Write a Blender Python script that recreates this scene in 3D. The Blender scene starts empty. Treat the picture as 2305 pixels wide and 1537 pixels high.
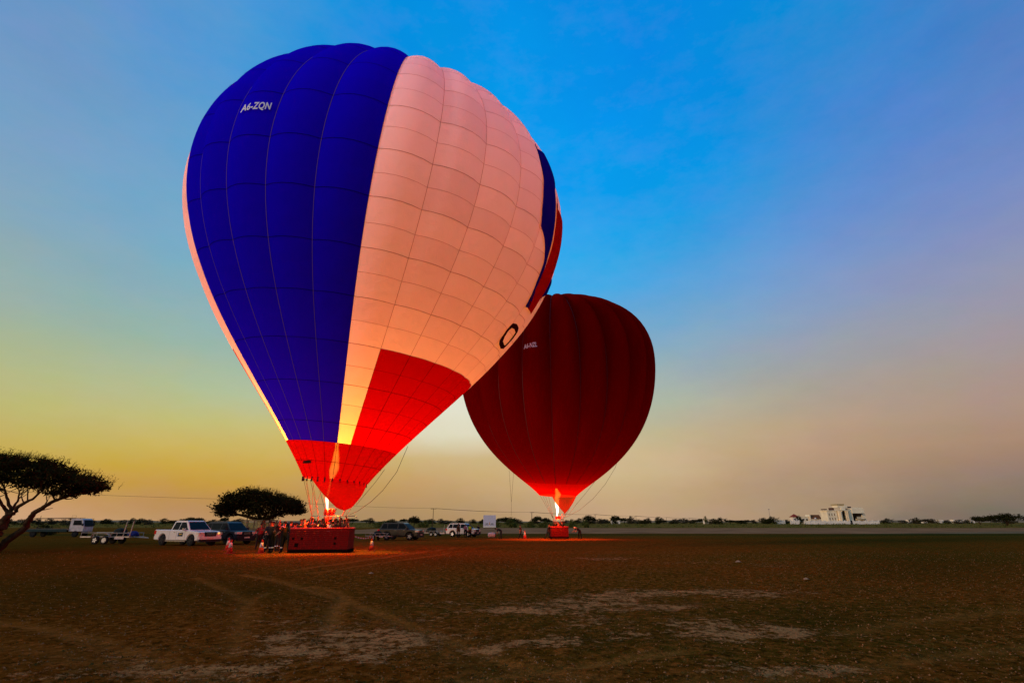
import bpy, bmesh, math, random
import numpy as np
from mathutils import Vector, Matrix, noise as mnoise
random.seed(7); rng = np.random.default_rng(7)
S = bpy.context.scene; COL = S.collection
PI = math.pi
# ------------------------------------------------------------------ camera
F, CX, CY, HCAM = 1152.5, 1152.5, 768.5, 1.7
PITCH = math.atan((1175 - CY) / F); CP, SP = math.cos(PITCH), math.sin(PITCH)
cd = bpy.data.cameras.new('camera'); cam = bpy.data.objects.new('camera', cd); COL.objects.link(cam)
cd.sensor_width = 36; cd.lens = 18; cd.clip_start = .1; cd.clip_end = 20000
cam.location = (0, 0, HCAM); cam.rotation_euler = (PI / 2 + PITCH, 0, 0); S.camera = cam
# ------------------------------------------------------------------ colour / render
def lin(c):
    c = c / 255.0
    return c / 12.92 if c <= .04045 else ((c + .055) / 1.055) ** 2.4
def L(r, g, b): return (lin(r), lin(g), lin(b), 1)
S.render.engine = 'CYCLES'
cy = S.cycles; cy.use_denoising = True; cy.max_bounces = 8; cy.diffuse_bounces = 5; cy.glossy_bounces = 3
cy.transmission_bounces = 6; cy.transparent_max_bounces = 16; cy.caustics_reflective = False; cy.caustics_refractive = False
cy.sample_clamp_indirect = 8
S.view_settings.view_transform = 'Standard'; S.view_settings.look = 'None'; S.view_settings.exposure = 0; S.view_settings.gamma = 1
# ------------------------------------------------------------------ world: dawn sky
# (image-derived colours stored by bearing and elevation)
SKY = [
 (10,10,105,145,185),(60,60,110,148,195),(250,30,108,146,205),(400,30,88,150,212),(600,20,58,150,217),(790,10,25,145,225),(10,200,125,155,195),(150,150,115,151,200),(250,250,110,162,205),(400,200,85,160,215),(550,110,65,155,220),
 (10,400,135,165,187),(130,400,128,161,200),(250,400,110,168,206),(380,350,100,173,215),(30,520,150,173,180),(200,500,125,165,200),(400,520,115,178,206),(60,640,158,174,165),(300,640,132,174,186),(420,700,135,180,190),(60,760,172,180,145),(350,770,160,186,165),
 (1000,50,0,142,226),(1250,60,0,138,226),(1150,250,25,160,240),(1300,300,0,150,240),(1350,500,15,160,240),(1320,610,75,178,238),(1450,600,60,165,235),
 (1480,10,15,136,218),(1500,120,0,136,236),(1500,350,0,150,236),(1620,140,0,140,222),(1750,60,0,141,216),(1850,60,15,140,216),(1950,40,50,132,215),(1930,160,35,139,215),(2050,100,75,135,207),(2150,50,86,131,196),(2295,5,70,106,166),(2290,150,95,130,190),(2290,300,110,132,194),
 (1700,250,35,145,226),(1800,300,60,145,220),(1900,350,80,145,216),(2000,250,62,133,216),(2080,280,88,128,212),(2200,350,115,139,196),(1600,430,22,150,233),(1500,500,0,155,232),(1700,500,80,150,218),(1900,500,105,150,210),(2050,500,120,146,202),(2280,480,134,138,186),
 (1490,610,72,165,222),(1700,610,105,160,220),(1900,620,128,155,206),(2100,620,140,150,195),(2280,650,150,149,170),(1600,680,113,165,212),(1500,740,122,170,203),(1700,740,138,165,195),(1900,740,150,160,178),(2150,700,154,154,170),(2280,730,165,150,156),
 (1500,860,160,184,182),(1700,840,160,166,166),(1900,850,168,160,147),(2100,840,168,152,142),(2280,860,170,142,136),(1500,930,188,190,155),(1550,1000,202,178,138),(1700,950,186,165,136),(1900,960,190,160,127),(2100,960,180,154,126),(2280,960,168,140,116),
 (1800,1020,188,151,121),(2000,1020,184,146,116),(2250,1020,160,114,94),(1420,1060,214,192,150),(1500,1090,196,166,122),(1700,1100,180,150,116),(1900,1080,172,141,124),(2100,1090,145,126,101),(2280,1080,130,115,110),(2280,1140,114,104,94),(1420,1140,198,165,128),(1700,1155,176,146,118),
 (0,880,184,182,120),(420,880,175,195,165),(200,900,188,192,132),(50,970,195,180,108),(200,970,200,188,115),(400,970,205,196,124),(60,1010,198,170,80),(200,1030,204,168,62),(300,1050,207,166,56),(400,1060,207,166,58),(300,1085,203,150,44),(450,1095,198,146,58),(300,1125,186,137,78),(440,1130,168,124,82),(300,1155,180,142,98),(60,1145,226,184,140),(160,1150,205,160,125),
 (560,1010,212,192,110),(620,1080,205,160,78),(560,1050,208,172,82),(980,965,226,220,190),(1020,935,230,230,212),(960,1050,208,180,124),(880,1100,196,152,96),(960,1110,190,150,105),(900,1155,170,138,98),(1060,1140,180,146,108),(1120,1090,205,175,125)]
def px_dir(px, py):
    u = px - CX; v = CY - py
    d = np.array([u, F * CP - v * SP, F * SP + v * CP]); return d / np.linalg.norm(d)
_sk = []
for a, b, r, g, bb in SKY:
    d = px_dir(a, b); _sk.append((d[0] / math.hypot(d[0], d[1]), math.degrees(math.asin(d[2])), r, g, bb))
_sk = np.array(_sk)
def sky_at(u, el):
    du = (_sk[:, 0] - u) / .13; de = (_sk[:, 1] - el) / (1.5 + .12 * el)
    w = np.exp(-.5 * (du ** 2 + de ** 2) * 2.2) + 1e-9 / (1e-3 + du ** 2 + de ** 2)
    return (w[:, None] * _sk[:, 2:]).sum(0) / w.sum()
W = bpy.data.worlds.new('World'); S.world = W; W.use_nodes = True; nt = W.node_tree; nt.nodes.clear(); N = nt.nodes; K = nt.links
def nd(tree, t, **kw):
    n = tree.nodes.new(t)
    for k, v in kw.items(): setattr(n, k, v)
    return n
def mth(tree, op, a, b=None, c=None, clamp=False):
    n = tree.nodes.new('ShaderNodeMath'); n.operation = op; n.use_clamp = clamp
    for i, x in enumerate((a, b, c)):
        if x is None: continue
        if isinstance(x, (int, float)): n.inputs[i].default_value = x
        else: tree.links.new(x, n.inputs[i])
    return n.outputs[0]
tc = nd(nt, 'ShaderNodeTexCoord'); sx = nd(nt, 'ShaderNodeSeparateXYZ'); K.new(tc.outputs['Generated'], sx.inputs[0])
nz = nd(nt, 'ShaderNodeTexNoise'); nz.inputs['Scale'].default_value = 5; nz.inputs['Detail'].default_value = 7; nz.inputs['Roughness'].default_value = .62
mpz = nd(nt, 'ShaderNodeMapping'); mpz.inputs['Scale'].default_value = (1, 1, 2.2); K.new(tc.outputs['Generated'], mpz.inputs[0]); K.new(mpz.outputs[0], nz.inputs['Vector'])
jit = mth(nt, 'MULTIPLY', mth(nt, 'SUBTRACT', nz.outputs[0], .5), .16)
el = mth(nt, 'DIVIDE', mth(nt, 'ARCSINE', sx.outputs[2]), math.radians(60))
el = mth(nt, 'ADD', el, mth(nt, 'MULTIPLY', jit, mth(nt, 'MAXIMUM', el, 0)), clamp=True)
hyp = mth(nt, 'SQRT', mth(nt, 'ADD', mth(nt, 'MULTIPLY', sx.outputs[0], sx.outputs[0]), mth(nt, 'MULTIPLY', sx.outputs[1], sx.outputs[1])))
uu = mth(nt, 'ADD', mth(nt, 'DIVIDE', sx.outputs[0], mth(nt, 'MAXIMUM', hyp, 1e-4)), mth(nt, 'MULTIPLY', jit, 1.2))
AN = [-.76, -.66, -.55, -.42, -.28, -.12, 0, .1, .2, .3, .4, .5, .6, .7, .78]; ELS = [0, 1, 2, 3.3, 4.7, 6.5, 9, 12, 16, 20, 25, 30, 36, 42, 48, 54]
prev = None
for k, a in enumerate(AN):
    rp = nd(nt, 'ShaderNodeValToRGB'); cr = rp.color_ramp; K.new(el, rp.inputs[0])
    while len(cr.elements) < len(ELS): cr.elements.new(.5)
    for i, e in enumerate(ELS):
        c = sky_at(a, e); cr.elements[i].position = e / 60
        cr.elements[i].color = L(*c)
    if prev is None: prev = rp.outputs[0]; continue
    mr = nd(nt, 'ShaderNodeMapRange'); mr.interpolation_type = 'LINEAR'; K.new(uu, mr.inputs[0]); mr.inputs[1].default_value = AN[k - 1]; mr.inputs[2].default_value = a
    mx = nd(nt, 'ShaderNodeMix', data_type='RGBA'); K.new(mr.outputs[0], mx.inputs[0]); K.new(prev, mx.inputs[6]); K.new(rp.outputs[0], mx.inputs[7]); prev = mx.outputs[2]
nz2 = nd(nt, 'ShaderNodeTexNoise'); nz2.inputs['Scale'].default_value = 9; nz2.inputs['Detail'].default_value = 9; nz2.inputs['Roughness'].default_value = .7; K.new(mpz.outputs[0], nz2.inputs['Vector'])
sub_ = nd(nt, 'ShaderNodeVectorMath', operation='SUBTRACT'); K.new(nz2.outputs['Color'], sub_.inputs[0]); sub_.inputs[1].default_value = (.5, .5, .5)
scl_ = nd(nt, 'ShaderNodeVectorMath', operation='MULTIPLY'); K.new(sub_.outputs[0], scl_.inputs[0]); scl_.inputs[1].default_value = (.09, .05, .09)
add_ = nd(nt, 'ShaderNodeVectorMath', operation='ADD'); K.new(prev, add_.inputs[0]); K.new(scl_.outputs[0], add_.inputs[1])
mxv = nd(nt, 'ShaderNodeVectorMath', operation='MAXIMUM'); K.new(add_.outputs[0], mxv.inputs[0]); mxv.inputs[1].default_value = (0, 0, 0); prev = mxv.outputs[0]
bg = nd(nt, 'ShaderNodeBackground'); K.new(prev, bg.inputs[0]); bg.inputs[1].default_value = 1.0
nish = nd(nt, 'ShaderNodeTexSky'); nish.sky_type = 'NISHITA'; nish.sun_disc = False; nish.sun_elevation = math.radians(8); nish.sun_rotation = math.atan2(-.88, -.47)
bg2 = nd(nt, 'ShaderNodeBackground'); K.new(nish.outputs[0], bg2.inputs[0]); bg2.inputs[1].default_value = .1
ms = nd(nt, 'ShaderNodeMixShader'); ms.inputs[0].default_value = .03; K.new(bg.outputs[0], ms.inputs[1]); K.new(bg2.outputs[0], ms.inputs[2])
wo = nd(nt, 'ShaderNodeOutputWorld'); K.new(ms.outputs[0], wo.inputs[0])
# low soft sun just up behind the camera's left shoulder
SUNDIR = Vector((-.88, -.47, math.tan(math.radians(8)))).normalized()
sd = bpy.data.lights.new('sun', 'SUN'); sd.energy = 1.5; sd.angle = math.radians(6); sd.color = (1, .68, .50)
sun = bpy.data.objects.new('sun', sd); COL.objects.link(sun); sun.rotation_euler = (-SUNDIR).to_track_quat('-Z', 'Y').to_euler()

# ------------------------------------------------------------------ helpers
def gz(x, y):
    z = -.006 * min(max(y - 30, 0), 85)
    t = min(max((y - 200) / 140, 0), 1); z += 1.1 * t * t * (3 - 2 * t)
    return z
def P(px, py, d):
    "world point seen at photo pixel (px,py) at forward distance d"
    k = px_dir(px, py); k = k * (d / k[1]); return Vector((k[0], k[1], k[2] + HCAM))
def X(px, d): return (px - CX) * d / (F * CP + 407 * SP)   # x for something near the horizon line
def ground_at(px, py):
    k = px_dir(px, py); t = 20.0
    for _ in range(30): t = (HCAM - gz(0, k[1] * t)) / max(-k[2], 1e-4)
    return k[0] * t, k[1] * t
def proj_np(Pn):
    x, y, z = Pn[..., 0], Pn[..., 1], Pn[..., 2] - HCAM
    f = y * CP + z * SP; u = -y * SP + z * CP
    return np.stack([CX + F * x / f, CY - F * u / f], -1)
def link(o, parent=None):
    COL.objects.link(o)
    if parent is not None: o.parent = parent
    return o
def tag(o, label=None, cat=None, group=None, kind=None):
    if label: o['label'] = label
    if cat: o['category'] = cat
    if group: o['group'] = group
    if kind: o['kind'] = kind
    return o
def thing(name, label, cat, loc=(0, 0, 0), rz=0, group=None):
    o = bpy.data.objects.new(name, None); link(o); o.location = loc; o.rotation_euler = (0, 0, rz); o.empty_display_size = .2
    return tag(o, label, cat, group)
def copy_tree(o, parent=None):
    c = o.copy(); COL.objects.link(c); c.parent = parent
    for ch in [x for x in o.children]: copy_tree(ch, c)
    return c
class MB:
    def __init__(s): s.v = []; s.f = []; s.m = []; s.cm = 0
    def add(s, vs, fs):
        n = len(s.v); s.v += [tuple(v) for v in vs]; s.f += [tuple(n + i for i in f) for f in fs]; s.m += [s.cm] * len(fs); return s
    def box(s, x0, x1, y0, y1, z0, z1):
        return s.add([(x0,y0,z0),(x1,y0,z0),(x1,y1,z0),(x0,y1,z0),(x0,y0,z1),(x1,y0,z1),(x1,y1,z1),(x0,y1,z1)],
                     [(0,3,2,1),(4,5,6,7),(0,1,5,4),(1,2,6,5),(2,3,7,6),(3,0,4,7)])
    def tube(s, pts, r, n=6, cap=True):
        pts = [Vector(p) for p in pts]; rs = r if isinstance(r, (list, tuple)) else [r] * len(pts); rings = []
        for i, p in enumerate(pts):
            t = (pts[min(i + 1, len(pts) - 1)] - pts[max(i - 1, 0)])
            t = t.normalized() if t.length > 1e-9 else Vector((0, 0, 1))
            a = t.cross(Vector((0, 0, 1)) if abs(t.z) < .95 else Vector((1, 0, 0))).normalized(); b = t.cross(a)
            rings.append([p + (a * math.cos(2 * PI * k / n) + b * math.sin(2 * PI * k / n)) * rs[i] for k in range(n)])
        fs = []
        for i in range(len(pts) - 1):
            for k in range(n): fs.append((i * n + k, i * n + (k + 1) % n, (i + 1) * n + (k + 1) % n, (i + 1) * n + k))
        if cap: fs += [tuple(range(n))[::-1], tuple((len(pts) - 1) * n + k for k in range(n))]
        return s.add([q for rg in rings for q in rg], fs)
    def lathe(s, prof, n=16, c=(0, 0, 0), axis='z'):
        vs = []; fs = []
        for r, z in prof:
            for k in range(n):
                a = 2 * PI * k / n; x, y = r * math.cos(a), r * math.sin(a)
                q = (x, y, z) if axis == 'z' else ((x, z, y) if axis == 'y' else (z, x, y))
                vs.append((c[0] + q[0], c[1] + q[1], c[2] + q[2]))
        for i in range(len(prof) - 1):
            for k in range(n): fs.append((i * n + k, i * n + (k + 1) % n, (i + 1) * n + (k + 1) % n, (i + 1) * n + k))
        fs += [tuple(range(n))[::-1], tuple((len(prof) - 1) * n + k for k in range(n))]
        return s.add(vs, fs)
    def mesh(s, name, mats, smooth=False):
        me = bpy.data.meshes.new(name); me.from_pydata(s.v, [], s.f)
        for m in (mats if isinstance(mats, (list, tuple)) else [mats]): me.materials.append(m)
        me.polygons.foreach_set('material_index', s.m)
        if smooth: me.polygons.foreach_set('use_smooth', [True] * len(me.polygons))
        me.update(); return me
    def build(s, name, mats, parent=None, smooth=False, fixn=True):
        me = s.mesh(name, mats, smooth)
        if fixn and len(me.polygons) < 20000:
            bm = bmesh.new(); bm.from_mesh(me); bmesh.ops.recalc_face_normals(bm, faces=bm.faces); bm.to_mesh(me); bm.free()
        o = bpy.data.objects.new(name, me); return link(o, parent)

MATS = {}
def mat(name, col, rough=.7, metal=0, var=.15, scale=3.0, emit=None, es=0, bump=0, spec=.12, coat=0, alpha=1):
    if name in MATS: return MATS[name]
    m = bpy.data.materials.new(name); m.use_nodes = True; t = m.node_tree; b = t.nodes['Principled BSDF']; MATS[name] = m
    tcn = nd(t, 'ShaderNodeTexCoord'); n = nd(t, 'ShaderNodeTexNoise'); n.inputs['Scale'].default_value = scale; n.inputs['Detail'].default_value = 5
    t.links.new(tcn.outputs['Object'], n.inputs['Vector'])
    r = nd(t, 'ShaderNodeValToRGB'); t.links.new(n.outputs[0], r.inputs[0])
    r.color_ramp.elements[0].position = .3; r.color_ramp.elements[1].position = .7
    r.color_ramp.elements[0].color = tuple(c * (1 - var) for c in col[:3]) + (1,); r.color_ramp.elements[1].color = tuple(min(1, c * (1 + var)) for c in col[:3]) + (1,)
    t.links.new(r.outputs[0], b.inputs['Base Color']); b.inputs['Roughness'].default_value = rough; b.inputs['Metallic'].default_value = metal
    b.inputs['Specular IOR Level'].default_value = spec; b.inputs['Coat Weight'].default_value = coat
    if emit: b.inputs['Emission Color'].default_value = (*emit, 1); b.inputs['Emission Strength'].default_value = es
    if alpha < 1: b.inputs['Alpha'].default_value = alpha
    if bump:
        bp = nd(t, 'ShaderNodeBump'); bp.inputs['Strength'].default_value = bump; bp.inputs['Distance'].default_value = .02
        t.links.new(n.outputs[0], bp.inputs['Height']); t.links.new(bp.outputs[0], b.inputs['Normal'])
    return m

# ------------------------------------------------------------------ ground
def interp_poly(poly, n=60):
    poly = np.array(poly, float); seg = np.hypot(*np.diff(poly, axis=0).T); t = np.concatenate([[0], np.cumsum(seg)]); q = np.linspace(0, t[-1], n)
    return np.stack([np.interp(q, t, poly[:, 0]), np.interp(q, t, poly[:, 1])], -1)
TRACKS = [([(540,1292),(640,1310),(740,1340),(830,1370),(900,1400),(980,1430),(1090,1470),(1230,1515),(1400,1575)], .28, .8),
          ([(700,1318),(760,1332),(790,1352),(820,1372)], .25, .8),
          ([(772,1343),(755,1372),(742,1415)], .30, .9), ([(440,1300),(510,1330),(555,1355),(545,1400),(525,1470)], .25, .6),
          ([(600,1335),(570,1350),(556,1362)], .2, .6),
          ([(-200,1380),(0,1398),(110,1412),(220,1445),(330,1475),(480,1520),(600,1560)], .35, .55), ([(-100,1440),(120,1470),(300,1500),(420,1537)], .3, .35),
          ([(900,1560),(1100,1525),(1250,1505),(1400,1488),(1540,1466)], .22, .9), ([(1550,1540),(1800,1520),(1960,1500),(2150,1468),(2400,1440)], .3, .55),
          ([(1900,1425),(2050,1400),(2200,1380),(2400,1362)], .35, .45), ([(640,1285),(760,1270),(880,1252),(960,1240),(1040,1232)], .3, .8),
          ([(700,1290),(800,1275),(920,1258),(1010,1245)], .25, .6), ([(1240,1510),(1340,1530),(1450,1560)], .22, .7), ([(1150,1545),(1060,1500),(985,1462)], .2, .4)]
def G(px, py): return ground_at(px, py)
trk_w = [(interp_poly([G(*p) for p in t[0]], 90), t[1], t[2]) for t in TRACKS]
PALE = [(1330,1350,210,26,1.0),(1500,1368,150,14,.8),(1700,1340,130,20,.95),(1860,1335,90,8,.5),(1360,1257,130,6,.9),(1560,1265,170,5,.6),(1740,1272,70,7,.7),
        (1230,1375,120,14,.75),(1330,1400,110,22,.85),(1110,1375,110,12,.7),(1650,1425,150,36,1.0),(1800,1425,170,18,.8),(1250,1447,120,26,1.05),(1450,1430,120,20,.7),(1560,1400,100,14,.6),(1000,1360,160,12,.55),(1420,1330,120,12,.7),(1900,1290,160,6,.45),(2050,1430,140,10,.45),(1250,1300,220,7,.4),(1560,1330,140,10,.6),(1080,1462,80,20,1.05),
        (850,1430,260,38,.95),(700,1455,200,30,.8),(620,1400,160,16,.55),(960,1390,120,16,.5),(690,1355,90,16,.6),(980,1325,90,18,.7),(780,1450,160,30,.8),(1900,1500,150,26,.75),
        (1720,1515,160,26,.9),(1600,1490,100,16,.6),(250,1475,260,40,.6),(150,1520,260,26,.7),(560,1500,170,30,.75),(400,1420,190,18,.35),(2150,1450,160,14,.5),(2200,1260,200,4,.4),
        (1000,1265,160,7,.4),(1150,1215,130,3,.4),(420,1512,150,24,.6),(1400,1500,120,14,.4),(880,1490,140,20,.6)]
def build_ground():
    xs = np.concatenate([-np.geomspace(7000, 17, 44), np.arange(-16, 16.01, .125), np.geomspace(17, 7000, 44)])
    ys = np.concatenate([[-7000, -2500, -900, -300, -100, -40, -15, -6, 0, 3], np.arange(5, 30, .14), 30 * np.geomspace(1, 300, 110)])
    Xg, Yg = np.meshgrid(xs, ys); n = Xg.size; x = Xg.ravel(); y = Yg.ravel()
    z = np.array([gz(a, b) for a, b in zip(x, y)])
    near = np.exp(-np.maximum(y - 20, 0) / 12) * (np.abs(x) < 40)
    dz = np.zeros(n)
    idx = np.where((y > 3) & (y < 80) & (np.abs(x) < 60))[0]
    for i in idx:
        a, b = x[i], y[i]
        dz[i] = mnoise.fractal(Vector((a * .22, b * .22, 3)), 1, 2, 3) * .05 * min(1, near[i] + .3) + mnoise.fractal(Vector((a * 1.7, b * 1.7, 9)), .9, 2, 3) * .022 * near[i] + mnoise.noise(Vector((a * 6, b * 6, 2))) * .012 * near[i]
    tr = np.zeros(n); rut = np.zeros(n)
    m = np.where((y > 4) & (y < 55) & (np.abs(x) < 45))[0]
    for pts, w, s in trk_w:
        best = np.full(len(m), 1e9)
        for p in pts: best = np.minimum(best, np.hypot(x[m] - p[0], y[m] - p[1]))
        w = w * .55; g = np.exp(-(best / w) ** 2); tr[m] = np.maximum(tr[m], g * s); rut[m] = np.maximum(rut[m], g * s)
    dz -= rut * .03
    q = proj_np(np.stack([x, np.maximum(y, .5), z], -1)); pale = np.zeros(n)
    for cx, cyy, sx_, sy_, a in PALE: a = a * 1.0; sy_ = sy_ * .85; sx_ = sx_ * .92; pale += a * np.exp(-(((q[:, 0] - cx) / sx_) ** 2 + ((q[:, 1] - cyy) / sy_) ** 2))
    pale *= (y > 4.5)
    nx = len(xs); fs = []
    vs = np.stack([x, y, z + dz], -1)
    for j in range(len(ys) - 1):
        for i in range(nx - 1): a = j * nx + i; fs.append((a, a + 1, a + nx + 1, a + nx))
    me = bpy.data.meshes.new('ground'); me.from_pydata(vs.tolist(), [], fs); me.polygons.foreach_set('use_smooth', [True] * len(fs))
    dark_soil_vignette = np.zeros(n)  # darker soil patches; the side ones paint lens vignetting into the colour
    for cx, cyy, sx_, sy_, a in ((150,1320,420,80,.9),(60,1240,300,30,.6),(300,1245,260,30,.8),(1000,1260,250,22,.6),(2100,1270,260,50,.8),(1850,1400,200,35,.7),(1350,1440,160,22,.5),(560,1330,160,30,.5),(1900,1215,400,12,.6),(900,1350,120,18,.5)): dark_soil_vignette += a * np.exp(-(((q[:, 0] - cx) / sx_) ** 2 + ((q[:, 1] - cyy) / sy_) ** 2))
    for nm, arr in (('dark_soil_vignette', np.clip(dark_soil_vignette * (y > 4.5), 0, 1)), ('pale', np.clip(pale, 0, 1.02)), ('track', tr)):
        at = me.attributes.new(nm, 'FLOAT', 'POINT'); at.data.foreach_set('value', arr.astype(np.float32))
    o = bpy.data.objects.new('ground', me); link(o); tag(o, kind='structure')
    # material
    m = bpy.data.materials.new('soil'); m.use_nodes = True; t = m.node_tree; b = t.nodes['Principled BSDF']; k = t.links
    geo = nd(t, 'ShaderNodeNewGeometry')
    def noise(sc, det=6, ro=.6, sy=1.0, off=0):
        mp = nd(t, 'ShaderNodeMapping'); mp.inputs['Scale'].default_value = (1, sy, 1); mp.inputs['Location'].default_value = (off, off, 0); k.new(geo.outputs['Position'], mp.inputs[0])
        nn = nd(t, 'ShaderNodeTexNoise'); nn.inputs['Scale'].default_value = sc; nn.inputs['Detail'].default_value = det; nn.inputs['Roughness'].default_value = ro; k.new(mp.outputs[0], nn.inputs['Vector']); return nn.outputs[0]
    def att(nm): a = nd(t, 'ShaderNodeAttribute'); a.attribute_name = nm; return a.outputs['Fac']
    def rng_(v, a, bb, c=0, d=1):
        r = nd(t, 'ShaderNodeMapRange'); k.new(v, r.inputs[0]); r.inputs[1].default_value = a; r.inputs[2].default_value = bb; r.inputs[3].default_value = c; r.inputs[4].default_value = d; return r.outputs[0]
    def mix(f, c1, c2):
        x_ = nd(t, 'ShaderNodeMix', data_type='RGBA'); k.new(f, x_.inputs[0])
        for i, c in ((6, c1), (7, c2)):
            if isinstance(c, tuple): x_.inputs[i].default_value = (*c, 1)
            else: k.new(c, x_.inputs[i])
        return x_.outputs[2]
    nb = noise(.35, 5, .6); nm_ = noise(1.6, 7, .68, 1.0, 5); nf = noise(14, 6, .7, 1, 9); ngr = noise(.08, 5, .62, 1.0, 40)
    c = mix(rng_(nb, .35, .65), (.165, .047, .004), (.255, .057, .004))         # olive soil -> red brown
    c = mix(rng_(ngr, .46, .6), c, (.100, .056, .004))                          # thin green growth
    c = mix(rng_(nm_, .42, .62, 0, .55), c, (.28, .085, .010))
    c = mix(rng_(noise(4.5, 8, .8, 1, 13), .49, .57, 0, .85), c, (.44, .13, .02))
    c = mix(rng_(noise(7, 7, .8, 1, 90), .51, .58, 0, .9), c, (.045, .018, .002))
    c = mix(rng_(nf, .35, .7, 0, .5), c, (.085, .024, .003))
    c = mix(mth(t, 'MULTIPLY', att('dark_soil_vignette'), rng_(nm_, .3, .6, .4, .85)), c, (.055, .030, .003))
    # pale dry crust: streaky threshold
    ps = noise(1.7, 9, .78, 1.2, 21); pf = noise(5.5, 9, .85, 1.3, 2)
    pm = mth(t, 'ADD', mth(t, 'MULTIPLY', att('pale'), .22), mth(t, 'ADD', mth(t, 'MULTIPLY', ps, .75), mth(t, 'MULTIPLY', pf, .85)))
    pmask = mth(t, 'MULTIPLY', rng_(pm, .996, 1.022, 0, 1), rng_(noise(30, 5, .8, 1.2, 71), .36, .52, .45, 1))
    dist = nd(t, 'ShaderNodeVectorMath', operation='LENGTH'); k.new(geo.outputs['Position'], dist.inputs[0])
    pale_c = mix(pf, (.66, .22, .05), (1.0, .45, .15))
    c = mix(mth(t, 'MULTIPLY', pmask, .93), c, pale_c)
    trn = mth(t, 'MULTIPLY', att('track'), rng_(noise(3.5, 6, .7, 1, 33), .3, .6, .35, 1))
    c = mix(mth(t, 'MULTIPLY', trn, rng_(noise(22, 6, .8, 1, 51), .38, .58, .1, .85)), c, (.58, .20, .035))
    # far bands: gravel road strip and scrub
    spx = nd(t, 'ShaderNodeSeparateXYZ'); k.new(geo.outputs['Position'], spx.inputs[0]); Y_ = spx.outputs[1]
    yn = mth(t, 'ADD', Y_, mth(t, 'MULTIPLY', mth(t, 'SUBTRACT', noise(.03, 4, .6), .5), 26))
    gr = mth(t, 'MULTIPLY', rng_(yn, 84, 90), rng_(yn, 104, 112, 1, 0)); c = mix(mth(t, 'MULTIPLY', gr, .55), c, (.040, .040, .006))
    far = rng_(yn, 215, 235); c = mix(far, c, mix(noise(.05, 5, .6), (.16, .075, .010), (.34, .15, .03)))
    k.new(c, b.inputs['Base Color']); b.inputs['Roughness'].default_value = .95; b.inputs['Specular IOR Level'].default_value = 0
    bp = nd(t, 'ShaderNodeBump'); bp.inputs['Strength'].default_value = 1.0; bp.inputs['Distance'].default_value = .06
    hh = mth(t, 'ADD', nf, mth(t, 'ADD', mth(t, 'MULTIPLY', noise(45, 4, .7), .5), mth(t, 'MULTIPLY', pmask, .6)))
    k.new(hh, bp.inputs['Height']); k.new(bp.outputs[0], b.inputs['Normal'])
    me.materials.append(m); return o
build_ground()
# road strip of grey gravel across the flat
mb = MB(); xs = np.linspace(-48, 900, 90); jag = lambda a, s: mnoise.noise(Vector((a * .02, s, 0))) * 7
for i in range(len(xs) - 1):
    vs = []
    for a in (xs[i], xs[i + 1]):
        for b0 in (0, .25, .5, .75, 1):
            y = (112 + jag(a, 3)) * (1 - b0) + (218 + jag(a, 8)) * b0; vs.append((a, y, gz(a, y) + .012))
    mb.add(vs, [(j, j + 5, j + 6, j + 1) for j in range(4)])
tag(mb.build('road', mat('road_gravel', (.42, .145, .055), .95, var=.35, scale=.12, spec=0)), kind='structure')
# far low hills on the horizon
mb = MB()
pts = []
for i in range(241):
    a = math.radians(-75 + 150 * i / 240); R = 3600
    h = 6 + 15 * max(0, mnoise.fractal(Vector((i * .06, 1, 0)), 1, 2, 5) + .25)
    for dy, hh in ((0, -3), (150, h * .6), (420, h), (1100, -3)): pts.append(((R + dy) * math.sin(a), (R + dy) * math.cos(a), hh + .6 if hh > 0 else hh))
fs = []
for i in range(240):
    for j in range(3): q = i * 4 + j; fs.append((q, q + 4, q + 5, q + 1))
mb.add(pts, fs); tag(mb.build('hills', mat('far_hills', (.42, .20, .09), 1, var=.2, scale=.01, spec=0)), kind='structure')

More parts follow.
